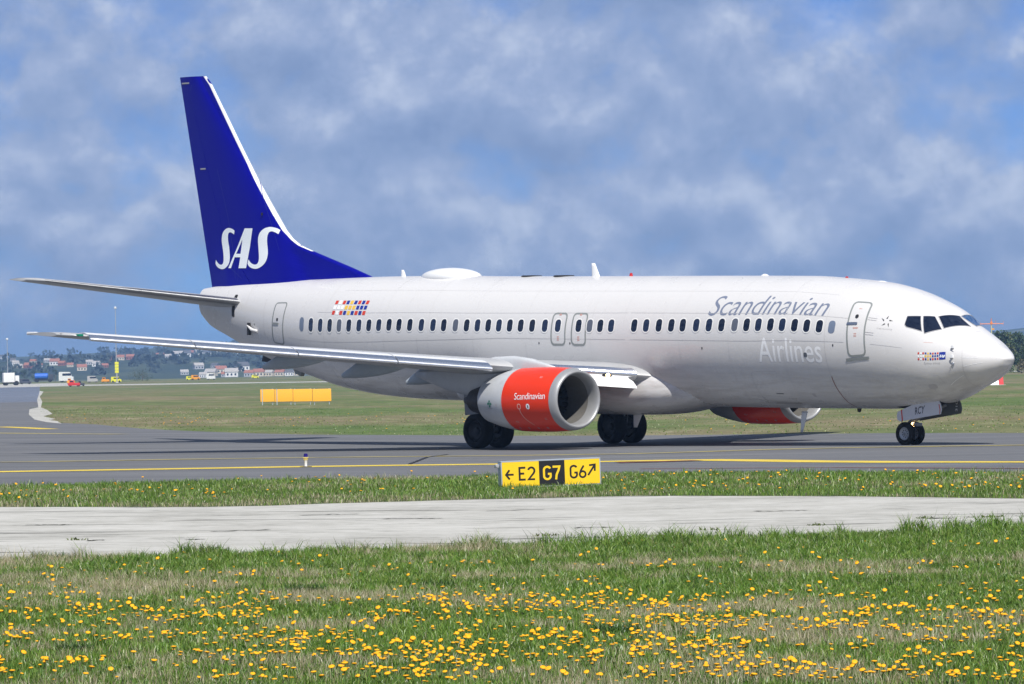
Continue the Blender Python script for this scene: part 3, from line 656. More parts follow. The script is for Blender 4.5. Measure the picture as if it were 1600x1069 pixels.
# pylons
for sg in (-1, 1):
    rings = []
    for s, zb, zt, hw in ((14.3, 2.55, 2.66, .03), (14.7, 2.45, 2.75, .10), (15.4, 2.4, 2.90, .17), (16.2, 2.3, 2.98, .20), (17.0, 2.1, 2.95, .21), (18.2, 1.72, 2.75, .20), (19.2, 1.85, 2.6, .17), (20.2, 2.1, 2.5, .10), (20.9, 2.3, 2.42, .03)):
        rings.append([BC(s, sg*4.83+hw*math.copysign(abs(math.cos(a))**.5, math.cos(a)), (zb+zt)/2+(zt-zb)/2*math.copysign(abs(math.sin(a))**.6, math.sin(a))) for a in np.linspace(0, 2*np.pi, 28, endpoint=False)])
    V, Fc = loft(rings, True, True, True); fixn(mk('engine_pylon', V, Fc, COWLGREY, air))

# landing gear -------------------------------------------------------------------
def wheel(name, c, R, W, parent, sg, rim):
    m = MB(); h = W/2
    prof = [(-h*.55, R*.56), (-h*.8, R*.60), (-h, R*.72), (-h*.98, R*.84), (-h*.8, R*.95), (-h*.45, R), (h*.45, R), (h*.8, R*.95), (h*.98, R*.84), (h, R*.72), (h*.8, R*.60), (h*.55, R*.56)]
    m.lathe(prof, (0, 1, 0), c, 0, 40)
    for q in (-.2, .2): pass
    w = m.build(name, RUBBER, parent)
    m = MB(); m.lathe([(-h*.55, R*.57), (-h*.72, R*.54), (-h*.5, R*.50), (-h*.28, R*.40), (-h*.2, R*.22), (-h*.55, R*.17), (-h*.6, R*.1), (-h*.6, 0)], (0, 1, 0), c, 0, 32)
    m.lathe([(h*.55, R*.57), (h*.72, R*.54), (h*.5, R*.50), (h*.28, R*.40), (h*.2, R*.22), (h*.55, R*.17), (h*.6, R*.1), (h*.6, 0)], (0, 1, 0), c, 0, 32)
    for k in range(9):
        a = 2*math.pi*k/9
        for q in (-1, 1): m.lathe([(0, R*.055), (.004, 0)], (0, q, 0), (c[0]+R*.31*math.cos(a), c[1]+q*(h*.245+.004), c[2]+R*.31*math.sin(a)), 1, 8)
    m.build('rim', [rim, MBLACK], w)
    return w
for sg in (-1, 1):
    y = sg*2.86; m = MB()
    m.tube([BC(19.7, y, .565), BC(19.62, y, 1.15)], .085, 1, 16); m.tube([BC(19.62, y, 1.1), BC(19.45, y, 2.25)], .14, 0, 16)
    m.tube([BC(19.7, y-.5, .565), BC(19.7, y+.5, .565)], .10, 0, 16)
    m.tube([BC(19.5, y, 1.5), BC(19.3, sg*1.4, 2.1)], .07, 0, 12); m.tube([BC(19.85, y, .72), BC(20.05, y, 1.0), BC(19.8, y, 1.35)], .035, 0, 10)
    m.tube([BC(19.58, y+.12, .65), BC(19.5, y+.12, 1.8)], .018, 0, 8)
    g = m.build('main_landing_gear', [STRUT, SATIN], air)
    for q in (-.43, .43): wheel('wheel', BC(19.7, y+q, .567), .567, .42, g, sg, pmat('dark_rim', (.05, .05, .052), .5, .3))
    m = MB(); pl = [(19.15, 1.15), (20.1, 1.05), (20.2, 2.2), (19.1, 2.3)]
    m.prism(pl, .03, lambda p, t: BC(p[0], y+sg*.62+t+.0, p[1])); m.build('gear_door', pmat('door_grey', (.30, .31, .32), .5), g)
NZ = .4087
m = MB(); m.tube([BC(4.12, 0, NZ+.33), BC(4.05, 0, .98)], .055, 1, 14); m.tube([BC(4.05, 0, .95), BC(3.95, 0, 1.75)], .085, 0, 14)
m.tube([BC(4.12, -.26, NZ+.335), BC(4.12, .26, NZ+.335)], .05, 0, 12); m.tube([BC(4.30, -.0, NZ+.42), BC(4.42, 0, .80), BC(4.15, 0, 1.12)], .028, 0, 10)
m.tube([BC(4.05, 0, 1.1), BC(2.7, 0, 1.62)], .05, 0, 10); m.box(BC(3.9, 0, 1.02), (.34, .20, .10), 0, .02)
hz = [BC(4.2+.22*math.sin(a), -.05, NZ+.62+.24*math.cos(a)) for a in np.linspace(.2, 2.4, 9)]; m.tube(hz, .012, 2, 8)
ng = m.build('nose_landing_gear', [STRUT, SATIN, MBLACK], air)
for q in (-.20, .20): wheel('wheel', BC(4.12, q, NZ+.342), .342, .20, ng, 1, RIM)
m = MB(); m.lathe([(0, .085), (.05, .09), (.06, .07)], (1, -.25, 0), BC(4.0, -.06, 1.02), 0, 16); m.build('lamp_housing', MBLACK, ng)
m = MB(); m.lathe([(0, .07), (.02, .06), (.03, 0)], (1, -.25, 0), BC(3.94, -.075, 1.02), 0, 16); m.build('taxi_light', LAMP, ng)
def ndoor(y):
    pl = [(4.20, 1.40), (4.24, 1.30), (4.22, 1.17), (4.12, 1.115), (2.50, 1.36), (2.46, 1.5), (2.50, 1.66), (2.62, 1.82), (3.3, 1.72)]
    m = MB(); m.prism(pl, .035, lambda p, t: BC(p[0], y+t, p[1]))
    return m.build('gear_door', [pmat('gear_door_paint', (.60, .61, .66), .35) if y < 0 else pmat('gear_door_inner', (.12, .125, .125), .55)], ng)
dn = ndoor(-.43); dp = ndoor(.43)
dmap = lambda s, z, o: np.stack([S0-s, np.full_like(s, -.43-.0175)-o, z], -1)
lettering('registration_lettering', 'RCY', [(3.50, 1.33), (3.14, 1.385), (3.50, 1.53), (3.10, 1.60)], pmat('registration_slate', (.05, .055, .075), .4), dn, 0, 1.0, .012, dmap, .004)
for q_ in ([(4.03, 1.13), (3.985, 1.137), (4.025, 1.47), (4.07, 1.465)], [(2.53, 1.37), (2.50, 1.375), (2.49, 1.5), (2.53, 1.65), (2.56, 1.65), (2.52, 1.5)]): decal('warning_stripe', [([q_], .004, 0)], [MRED], dn, mapf=dmap, steps=(.5, .5))
# the nose door panel ahead, its numbers on the inside face
pmap = lambda s, z, o: np.stack([S0-s, np.full_like(s, .43-.0175)-o, z], -1)
lettering('door_numbers', '310', [(2.62, 1.42), (2.60, 1.72), (2.70, 1.42), (2.68, 1.72)], TWHITE, dp, 0, 1.0, 0, pmap, .004)
# dark bay above the nose gear
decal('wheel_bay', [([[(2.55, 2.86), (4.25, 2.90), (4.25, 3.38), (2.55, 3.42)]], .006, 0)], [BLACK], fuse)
from mathutils.geometry import tessellate_polygon
# ------------------------------------------------------------------ ground
def gmat(name, build, rough=.9, bumpsc=None, bstr=.4):
    m = bpy.data.materials.new(name); m.use_nodes = True; t = m.node_tree; b = t.nodes['Principled BSDF']
    b.inputs['Roughness'].default_value = rough; b.inputs['Specular IOR Level'].default_value = .25
    geo = N(t, 'ShaderNodeNewGeometry'); build(t, b, geo.outputs['Position'])
    if bumpsc:
        bn = N(t, 'ShaderNodeBump'); bn.inputs['Strength'].default_value = bstr; bn.inputs['Distance'].default_value = .03
        t.links.new(noise(t, geo.outputs['Position'], bumpsc, 6, .65), bn.inputs['Height']); t.links.new(bn.outputs[0], b.inputs['Normal'])
    return m
def b_grass(t, b, P):
    f = noise(t, mapping(t, P, (.045, .03, 1)), 1, 8, .62, .5); g = noise(t, mapping(t, P, (.5, .12, 1)), 1, 8, .7)
    h = noise(t, mapping(t, P, (.010, .022, 1), (3, 9, 0)), 1, 5, .6)
    green = ramp(t, g, [(.28, (.055, .095, .020)), (.5, (.090, .135, .034)), (.72, (.15, .185, .065))])
    straw = ramp(t, g, [(.3, (.13, .115, .055)), (.55, (.20, .17, .095)), (.75, (.34, .31, .20))])
    k = mathn(t, 'ADD', mathn(t, 'MULTIPLY', f, .6), mathn(t, 'MULTIPLY', h, .4))
    c = mixc(t, ramp(t, k, [(.43, 0.0), (.57, .95)]), green, straw)
    t.links.new(c, b.inputs['Base Color'])
def b_soil(t, b, P):
    f = noise(t, P, .9, 7, .65); t.links.new(ramp(t, f, [(.35, (.045, .07, .02)), (.6, (.09, .095, .04)), (.75, (.15, .13, .075))]), b.inputs['Base Color'])
def b_asph(t, b, P):
    a = noise(t, mapping(t, P, (.05, .5, 1)), 1, 7, .6); s = noise(t, mapping(t, P, (.12, 3.2, 1), (5, 1, 0)), 1, 6, .65); g = noise(t, mapping(t, P, (3, 14, 1)), 1, 4, .6)
    k = mathn(t, 'ADD', mathn(t, 'ADD', mathn(t, 'MULTIPLY', a, .4), mathn(t, 'MULTIPLY', s, .4)), mathn(t, 'MULTIPLY', g, .2))
    c = ramp(t, k, [(.36, (.098, .102, .109)), (.5, (.136, .140, .147)), (.63, (.188, .190, .195))])
    # sealed cracks and rubber streaks across the lane
    w = noise(t, mapping(t, P, (.03, 1.7, 1), (0, 4, 2)), 1, 3, .5, .3)
    c = mixc(t, ramp(t, w, [(.66, 0.0), (.70, .45)]), c, (.07, .07, .075))
    t.links.new(c, b.inputs['Base Color'])
def b_conc(t, b, P):
    a = noise(t, mapping(t, P, (.30, .30, 1)), 1, 9, .70); s = noise(t, mapping(t, P, (2.2, 3.4, 1)), 1, 7, .75)
    k = mathn(t, 'ADD', mathn(t, 'MULTIPLY', a, .5), mathn(t, 'MULTIPLY', s, .5))
    c = ramp(t, k, [(.36, (.29, .285, .255)), (.48, (.42, .415, .38)), (.60, (.52, .515, .48))])
    cr = noise(t, mapping(t, P, (.16, 1.3, 1), (2, 0, 0)), 1, 7, .62, .5)
    c = mixc(t, ramp(t, cr, [(.375, .9), (.40, 0.0)]), c, (.10, .10, .085))
    c = mixc(t, ramp(t, noise(t, mapping(t, P, (.5, 1.8, 1), (9, 3, 0)), 1, 7, .7, .4), [(.61, 0.0), (.635, .7)]), c, (.13, .13, .11))
    t.links.new(c, b.inputs['Base Color'])
GRASSG = gmat('grass_turf', b_grass, .95, 1.2, .8); SOIL = gmat('grass_soil', b_soil, .95, 12, .6)
ASPH = gmat('asphalt', b_asph, .72, 60, .25); CONC = gmat('worn_concrete', b_conc, .85, 50, .3)
GLOSSY = pmat('glossy_apron', (.15, .155, .165), .32, 0, 0, .5, .3, .02, streak=(.3, .12, 1))  # dry asphalt, made smooth so its gloss imitates a mirage's sky reflection
YELLOW = gmat('line_paint', lambda t, b, P: t.links.new(ramp(t, noise(t, mapping(t, P, (.8, 3, 1)), 1, 6, .75), [(.30, (.30, .26, .12)), (.42, (.62, .46, .05)), (.7, (.78, .60, .10))]), b.inputs['Base Color']), .7)
FADED = gmat('faded_line_paint', lambda t, b, P: t.links.new(ramp(t, noise(t, mapping(t, P, (.6, 2, 1)), 1, 6, .75), [(.35, (.17, .165, .13)), (.6, (.45, .38, .13))]), b.inputs['Base Color']), .75)
CRACK = pmat('crack_dirt', (.07, .07, .05), .95, var=.3)
REDL = pmat('rust_line', (.16, .06, .045), .8, var=.3)
def sheet(name, poly, lift, mat, cuts=True):
    bm = bmesh.new(); vs = [bm.verts.new((x, y, 0)) for x, y in poly]
    for t_ in tessellate_polygon([[Vector((x, y, 0)) for x, y in poly]]): bm.faces.new([vs[i] for i in t_])
    bmesh.ops.recalc_face_normals(bm, faces=bm.faces)
    for co, no in (((-.5, 0, 0), (1, 0, 0)), ((-39, 0, 0), (1, 0, 0)), ((0, 600, 0), (0, 1, 0)), ((0, 1500, 0), (0, 1, 0))):
        bmesh.ops.bisect_plane(bm, geom=bm.verts[:]+bm.edges[:]+bm.faces[:], plane_co=co, plane_no=no, dist=1e-5)
    for v in bm.verts: v.co.z = gz(v.co.x, v.co.y)+lift
    bmesh.ops.recalc_face_normals(bm, faces=bm.faces)
    if bm.faces and sum(f.normal.z for f in bm.faces) < 0: bmesh.ops.reverse_faces(bm, faces=bm.faces)
    me = bpy.data.meshes.new(name); bm.to_mesh(me); bm.free(); me.materials.append(mat)
    o = link(bpy.data.objects.new(name, me)); o['kind'] = 'structure'; return o
def pxs(l): return [gp(*p) for p in l]
def ext(poly, dx0, dx1):                      # push the frame-edge points outwards so the sheet runs past the frame
    return poly
sheet('ground', [(-2900, -60), (2900, -60), (2900, 6900), (-2900, 6900)], 0, GRASSG)
def widen(pts):                               # prolong an edge (left to right) beyond the frame on both ends
    a, b, c, d = pts[0], pts[1], pts[-2], pts[-1]
    L = (a[0]-(b[0]-a[0])/max(1e-6, abs(b[0]-a[0]))*45, a[1]-(b[1]-a[1])/max(1e-6, abs(b[0]-a[0]))*45*.5)
    Rr = (d[0]+45, d[1]+(d[1]-c[1])/max(1e-6, abs(d[0]-c[0]))*45*.3)
    return [L]+pts+[Rr]
e_near = widen(pxs([(0, 884), (150, 879), (330, 874), (500, 869), (700, 863), (900, 857), (1100, 850), (1300, 843), (1480, 836), (1600, 831)]))
e_conc = widen(pxs([(0, 793), (150, 793), (320, 793), (420, 791), (500, 788), (750, 781), (1000, 775.5), (1300, 776), (1450, 778), (1600, 780)]))
e_tax = widen(pxs([(0, 760), (130, 758), (260, 754), (500, 749), (800, 744), (1000, 740), (1300, 738.5), (1600, 739)]))
e_far = pxs([(62, 640), (66, 652), (90, 661), (150, 663.5), (220, 670), (300, 674), (380, 677), (480, 679.5), (700, 680.5), (980, 681), (1180, 679), (1400, 677), (1600, 677)])
e_far = e_far+[(e_far[-1][0]+60, e_far[-1][1]-8)]
strip_ground = e_conc+e_tax[::-1]
sheet('concrete_road', e_near+e_conc[::-1], .008, CONC)
sheet('taxiway', e_tax+e_far[::-1]+pxs([(62, 628)])+[(-190, gp(62, 628)[1]+5), (-190, e_tax[0][1])], .008, ASPH)
sheet('verge_ground', strip_ground, .006, SOIL)
sheet('meadow_ground', [(-45, 24), (45, 24)]+e_near[::-1], .006, SOIL)
sheet('taxiway_shoulder', pxs([(62, 611), (58, 625), (60, 637), (46, 640), (45, 648), (54, 656), (72, 660), (96, 662.5), (90, 658.5), (78, 657), (86, 655), (68, 651), (82, 647), (74, 641), (64, 637), (66, 628), (62, 620), (68, 612)]), .014, CONC)
far_l = gp(30, 604.5); far_y = gp(62, 628)[1]
sheet('taxiway', [(-190, far_y), gp(62, 628), gp(62, 611), gp(62, 604.5), (-300, far_l[1])], .010, GLOSSY)
sheet('apron', [(-420, far_l[1]), gp(62, 604.5), gp(140, 602.5), gp(120, 598.2), (-420, gp(30, 598.6)[1])], .012, CONC)
a0, a1 = gp(70, 604), gp(560, 597.5); b0, b1 = gp(70, 602), gp(560, 596)
sheet('perimeter_road', [a0, a1, gp(1000, 591), gp(1000, 589.8), b1, b0], .010, CONC)
sheet('perimeter_road', [gp(1400, 584), gp(1575, 581.2), gp(1700, 578.8), gp(1700, 577.3), gp(1575, 579.8), gp(1400, 582.6)], .010, CONC)
def gline(name, px, w, mat, lift=.016):
    P = [Vector(p) for p in px]; L, Rr = [], []
    for i, p in enumerate(P):
        d = (P[min(i+1, len(P)-1)]-P[max(i-1, 0)]).normalized(); n = Vector((-d.y, d.x))*w/2; L.append(p+n); Rr.append(p-n)
    return sheet(name, [tuple(v) for v in L]+[tuple(v) for v in Rr[::-1]], lift, mat)
gline('taxiway_edge_marking', widen(pxs([(0, 738), (150, 735.5), (300, 733), (475, 730), (620, 728), (780, 726)]))[:-1]+pxs([(860, 724), (945, 722), (1020, 720.5), (1100, 719.5), (1180, 720.3), (1280, 722), (1400, 722.8), (1600, 722.8)])+[(40, 106)], 1.35, YELLOW)
gline('taxiway_centre_marking', pxs([(0, 723), (150, 720.8), (300, 718.3), (540, 715.2), (760, 713), (880, 711.5), (1000, 709.5), (1100, 706.5), (1200, 703.3), (1320, 700.5), (1420, 698.8), (1545, 697), (1600, 696.3)])+[(45, 126)], .85, FADED, .018)
gline('taxiway_centre_marking', pxs([(0, 667.5), (30, 668.5), (55, 669.8), (78, 671)]), .9, YELLOW)
gline('taxiway_centre_marking', pxs([(-30, 677), (60, 678), (190, 679)]), 1.0, FADED)
gline('red_ground_marking', pxs([(965, 724), (1020, 722.6), (1090, 720.6)]), .9, REDL, .022)
for k_, (xa, ya, xb, yb) in enumerate(((1505, 809.5, 1562, 808.5), (1440, 811.5, 1492, 810.5), (140, 846, 162, 845), (292, 844.5, 318, 844), (330, 832, 420, 829), (900, 826, 960, 825), (600, 812, 690, 811), (1180, 800, 1260, 799), (40, 822, 110, 821), (1000, 838, 1050, 837.5), (760, 800, 850, 797), (470, 806, 560, 804))):
    n_ = 9; pts = [(xa+(xb-xa)*i_/n_, ya+(yb-ya)*i_/n_+random.uniform(-.5, .5)) for i_ in range(n_+1)]
    gline('pavement_crack', pxs(pts), .10, CRACK, .016)
gline('asphalt_joint', pxs([(640, 726), (668, 715), (700, 711)]), .10, BLACK, .020)
gline('asphalt_joint', pxs([(1000, 733.5), (1300, 731.5), (1600, 733)]), .25, REDL, .020)

# ------------------------------------------------------------------ grass blades and dandelions
_L = RNG.random((64, 64))
def vnoise(x, y, sc, seed=0):
    u = x/sc+seed*7.31; v = y/sc+seed*3.77; i = np.floor(u).astype(int); j = np.floor(v).astype(int); a = u-i; b = v-j; a = a*a*(3-2*a); b = b*b*(3-2*b)
    g = lambda p, q: _L[p % 64, q % 64]
    return (g(i, j)*(1-a)+g(i+1, j)*a)*(1-b)+(g(i, j+1)*(1-a)+g(i+1, j+1)*a)*b
def fbm(x, y, sc, seed=0): return .5*vnoise(x, y, sc, seed)+.3*vnoise(x, y, sc/2.3, seed+1)+.2*vnoise(x, y, sc/5.1, seed+2)
def gzv(x): return .013*np.clip(-x-.5, 0, 38.5)
GM = bpy.data.materials.new('grass_blades'); GM.use_nodes = True; t = GM.node_tree; b = t.nodes['Principled BSDF']; t.nodes.remove(b)
at_ = N(t, 'ShaderNodeAttribute', attribute_name='Col'); df = N(t, 'ShaderNodeBsdfDiffuse'); tr = N(t, 'ShaderNodeBsdfTranslucent'); gl = N(t, 'ShaderNodeBsdfGlossy'); gl.inputs['Roughness'].default_value = .42
t.links.new(at_.outputs['Color'], df.inputs[0]); t.links.new(mixc(t, 1.0, at_.outputs['Color'], (1.15, 1.1, .55), 'MULTIPLY'), tr.inputs[0])
ms = N(t, 'ShaderNodeMixShader'); ms.inputs[0].default_value = .30; t.links.new(df.outputs[0], ms.inputs[1]); t.links.new(tr.outputs[0], ms.inputs[2])
m2 = N(t, 'ShaderNodeMixShader'); m2.inputs[0].default_value = .045; t.links.new(ms.outputs[0], m2.inputs[1]); t.links.new(gl.outputs[0], m2.inputs[2])
t.links.new(m2.outputs[0], t.nodes['Material Output'].inputs[0])
def blades(name, x, y, h, w, lean, col, mat=GM):
    n = len(x); a = RNG.random(n)*2*np.pi; d = RNG.random(n)*2*np.pi; z0 = gzv(x)-.005
    wx, wy = np.cos(a)*w/2, np.sin(a)*w/2; lx, ly = np.cos(d)*lean*h, np.sin(d)*lean*h
    V = np.empty((n, 5, 3))
    V[:, 0] = np.stack([x-wx, y-wy, z0], -1); V[:, 1] = np.stack([x+wx, y+wy, z0], -1)
    V[:, 2] = np.stack([x-wx*.8+lx*.35, y-wy*.8+ly*.35, z0+h*.6], -1); V[:, 3] = np.stack([x+wx*.8+lx*.35, y+wy*.8+ly*.35, z0+h*.6], -1)
    V[:, 4] = np.stack([x+lx, y+ly, z0+h*np.sqrt(np.clip(1-lean**2*.6, .2, 1))], -1)
    k = np.arange(n)*5
    me = bpy.data.meshes.new(name); me.vertices.add(n*5); me.vertices.foreach_set('co', V.ravel())
    loops = np.stack([k, k+1, k+3, k+2, k+2, k+3, k+4], -1).ravel(); me.loops.add(len(loops)); me.loops.foreach_set('vertex_index', loops)
    st = np.stack([np.arange(n)*7, np.arange(n)*7+4], -1).ravel(); me.polygons.add(2*n); me.polygons.foreach_set('loop_start', st); me.polygons.foreach_set('loop_total', np.tile([4, 3], n))
    me.update(calc_edges=True); ca = me.color_attributes.new('Col', 'FLOAT_COLOR', 'POINT')
    C = np.ones((n, 5, 4)); C[:, :, :3] = col[:, None, :]; ca.data.foreach_set('color', C.ravel())
    me.materials.append(mat); o = link(bpy.data.objects.new(name, me)); return o
def inpoly(x, y, lower, upper):
    lo = np.interp(x, [p[0] for p in lower], [p[1] for p in lower]); up = np.interp(x, [p[0] for p in upper], [p[1] for p in upper]); return (y > lo) & (y < up)
def scatter(n, y0, y1, margin=1.06, side=7.0):
    # even per square metre inside the view wedge
    y = np.sqrt(RNG.random(n)*(y1**2-y0**2)+y0**2); hw = y*800/FPX*margin+.3; x = (RNG.random(n)*2-1)*(hw+side); ok = (np.abs(x) < hw) | (RNG.random(n) < .35); return x[ok], y[ok]
GREENS = np.array([[.090, .195, .018], [.125, .240, .028], [.175, .285, .042], [.062, .138, .018], [.22, .30, .065]])
STRAWS = np.array([[.48, .43, .29], [.39, .345, .21], [.55, .51, .38], [.30, .26, .15]])
def grasscol(x, y, strawness, n):
    k = RNG.random(n) < strawness
    g = GREENS[RNG.integers(0, 5, n)]*(.8+.45*fbm(x, y, .9, 5))[:, None]; s = STRAWS[RNG.integers(0, 4, n)]
    c = np.where(k[:, None], s, g)*(.85+.3*RNG.random(n))[:, None]; return c, k
def meadow():
    n = 920000; x, y = scatter(n, 33.5, 64.5); n = len(x)
    up = np.interp(x, [p[0] for p in e_near], [p[1] for p in e_near]); ok = y < up+.15*RNG.random(n)-.05; x, y, up = x[ok], y[ok], up[ok]; n = len(x)
    edge = up-y                                              # metres from the concrete
    lush = np.clip(1.15-edge/15, 0, 1); pn = fbm(x, y, 2.6, 1); pm_ = fbm(x, y, .75, 9)
    straw = np.clip((pn-.47)*3.4+(pm_-.5)*2.4+.08-lush*.5, .02, .78)
    c, k = grasscol(x, y, straw, n)
    tuft = np.clip((fbm(x, y, .55, 3)-.52)*5, 0, 1)
    h = (.05+.05*RNG.random(n))*(1+.5*lush)+tuft*(.06+.10*lush*np.clip(1.4-edge/5, .35, 1.4))*RNG.random(n)+.04*np.clip(1-edge/2.5, 0, 1)*(.4+1.2*tuft)*RNG.random(n)*2
    h = np.where(k, h*1.05+.02, h); w = np.where(k, .0045, .0085)*(.7+.6*RNG.random(n))*(y/45)
    lean = np.where(k, .15+.5*RNG.random(n), .2+.75*RNG.random(n))
    o = blades('meadow_grass', x, y, h, w, lean, c); tag(o, 'lush green and straw coloured grass of the foreground meadow', 'grass', kind='stuff')
def verge():
    n = 235000; x, y = scatter(n, 76, 112); n = len(x)
    ok = inpoly(x, y+.1, e_conc, e_tax); x, y = x[ok], y[ok]; n = len(x)
    pn = fbm(x, y, 3.0, 4); straw = np.clip((pn-.5)*2.6+.22, .04, .75); c, k = grasscol(x, y, straw, n)
    tuft = np.clip((fbm(x, y, .9, 6)-.55)*5, 0, 1)
    h = .06+.06*RNG.random(n)+tuft*.14*RNG.random(n); w = np.where(k, .007, .013)*(.7+.6*RNG.random(n))
    o = blades('verge_grass', x, y, h, w, .2+.7*RNG.random(n), c); tag(o, 'green grass of the narrow verge between concrete road and taxiway', 'grass', kind='stuff')
    ends = []
def far_field():
    n = 30000; x, y = scatter(n, 145, 330, 1.1); n = len(x)
    lo = np.interp(x, [p[0] for p in e_far], [p[1] for p in e_far]); ok = (y > lo+.2) & (x > np.interp(y, [150, 190, 330], [-20, -21, -36])) & (RNG.random(n) < np.clip(1.5-(y-lo)/90, .12, 1)); x, y = x[ok], y[ok]; n = len(x)
    pn = fbm(x*.5, y*.35, 4.0, 8); straw = np.clip((pn-.47)*3.2+.25, .03, .85); c, k = grasscol(x, y, straw, n); c = c*.9+.008
    h = .025+.05*RNG.random(n)*np.clip(fbm(x, y, 2.5, 2)*2-.4, .1, 1); w = np.where(k, .03, .05)*(.7+.6*RNG.random(n))
    o = blades('airfield_grass', x, y, h, w, .2+.7*RNG.random(n), c); tag(o, 'mottled green and brown airfield grass behind the taxiway', 'grass', kind='stuff')
def broad_leaves():
    # dandelion and plantain leaves lying low between the blades
    n = 60000; x, y = scatter(n, 33.5, 64); n = len(x); ok = (fbm(x, y, 1.1, 12) > .44) & (y < np.interp(x, [p[0] for p in e_near], [p[1] for p in e_near])-.2); x, y = x[ok], y[ok]; n = len(x)
    c = np.array([[.075, .165, .022]])*(.6+.8*RNG.random((n, 1)))
    o = blades('broad_leaves', x, y, .045+.05*RNG.random(n), .016+.014*RNG.random(n), .55+.55*RNG.random(n), c); tag(o, 'low broad leaves of dandelion and plantain in the meadow', 'leaves', kind='stuff')
meadow(); verge(); far_field(); broad_leaves()

# dandelions: positions follow how thickly they stand in each band of the meadow
PETAL = pmat('dandelion_petal', (.84, .40, .006), .6, 0, 0, .3); STEM = pmat('dandelion_stem', (.10, .17, .045), .6)
def dand(r, h, tilt, spin, n=16):
    V, Fc, M = [], [], []
    prof = [(1.0, .16), (.90, .34), (.60, .46), (.28, .44)]
    for q, (a, z) in enumerate(prof):
        for k in range(n):
            jag = 1 if q else (1.06 if k % 2 else .90); th = 2*math.pi*k/n+spin
            V.append((r*a*jag*math.cos(th), r*a*jag*math.sin(th), r*z))
    V.append((0, 0, r*.56))
    for q in range(3):
        for k in range(n): Fc.append((q*n+k, q*n+(k+1) % n, (q+1)*n+(k+1) % n, (q+1)*n+k)); M.append(0)
    for k in range(n): Fc.append((3*n+k, 3*n+(k+1) % n, 4*n)); M.append(0)
    b0 = len(V)
    for k in range(8): th = 2*math.pi*k/8; V.append((.30*r*math.cos(th), .30*r*math.sin(th), -r*.25))
    for k in range(n): Fc.append((k, b0+(k//2) % 8, (k+1) % n)); M.append(0 if True else 1)
    for k in range(8):
        Fc.append((((2*k)+1) % n if False else (2*k) % n, b0+k, b0+(k+1) % 8)); M.append(1)
    V = np.array(V); ct, s_ = math.cos(tilt), math.sin(tilt)
    V = V@np.array([[1, 0, 0], [0, ct, -s_], [0, s_, ct]]).T; V[:, 2] += h
    b1 = len(V); S = []
    for z in (0, h-r*.1):
        for k in range(5): th = 2*math.pi*k/5; S.append((.0035*math.cos(th), .0035*math.sin(th), z))
    V = np.vstack([V, S])
    for k in range(5): Fc.append((b1+k, b1+(k+1) % 5, b1+5+(k+1) % 5, b1+5+k)); M.append(1)
    return V, Fc, M
def flower_spots():
    bands = [(842, 880, .0007), (880, 905, .0018), (905, 930, .0015), (930, 950, .0042), (950, 975, .0085), (975, 1000, .0075), (1000, 1030, .0058), (1030, 1069, .0052)]
    out = []
    for y0, y1, dn in bands:
        n = int(1600*(y1-y0)*dn*3.4); px = RNG.random(int(n*1.9))*3116-758; py = y0+(y1-y0)*RNG.random(len(px))
        for a, c_ in zip(px, py):
            gx, gy = gp(a, c_+8)
            lean_ = .55+.55*min(1, max(0, (a-250)/500)) if c_ > 935 else 1
            cl = fbm(np.array([gx]), np.array([gy]), 1.1, 12)[0]
            up = np.interp(gx, [p[0] for p in e_near], [p[1] for p in e_near])
            if gy < up-.2 and RNG.random() < .42*lean_*min(3.6, max(0, (cl-.40)*11)): out.append((gx, gy))
    return sorted(out, key=lambda p: p[1])
spots = flower_spots()
inview = lambda p: abs(p[0]) < p[1]*800/FPX*.995
spots = [p for p in spots if inview(p)]+[p for p in spots if not inview(p)]
protos = [dand(1.0, 0, tl, sp) for tl, sp in ((.0, 0), (.35, .4), (-.3, .2), (.6, .9))]
def variant(i):
    r = .0225; return dand(r, (.085, .105, .07, .12, .095, .08)[i], (.15, .45, -.2, .7, .3, -.05)[i], i*.37)
vmesh = []
for i in range(6):
    V, Fc, M = variant(i); me = bpy.data.meshes.new('dandelion'); me.from_pydata([tuple(v) for v in V], [], Fc); me.validate()
    me.materials.append(PETAL); me.materials.append(STEM); me.polygons.foreach_set('material_index', M[:len(me.polygons)]); me.polygons.foreach_set('use_smooth', [True]*len(me.polygons)); vmesh.append(me)
for gx, gy in spots[:300]:
    o = link(bpy.data.objects.new('dandelion', vmesh[random.randrange(6)])); o.location = (gx, gy, gzv(np.array([gx]))[0]); o.rotation_euler = (0, 0, random.uniform(-.9, .9)); k = random.choice((random.uniform(.62, .9), random.uniform(.85, 1.25), random.uniform(.9, 1.2))); o.scale = (k, k, k*random.uniform(.9, 1.1))
    tag(o, 'single yellow dandelion in bloom in the near foreground grass', 'dandelion', 'dandelions in the near foreground grass')
rest = spots[300:]
for _ in range(430):
    px, py = random.uniform(-10, 1610), random.uniform(745, 792); p = gp(px, py)
    lo = np.interp(p[0], [q[0] for q in e_conc], [q[1] for q in e_conc]); up = np.interp(p[0], [q[0] for q in e_tax], [q[1] for q in e_tax])
    if lo+.3 < p[1] < up-.3 and fbm(np.array([p[0]]), np.array([p[1]]), 2.0, 13)[0] > .42+.12*(1 if 380 < px < 960 else -.1): rest.append(p)
mb = MB()
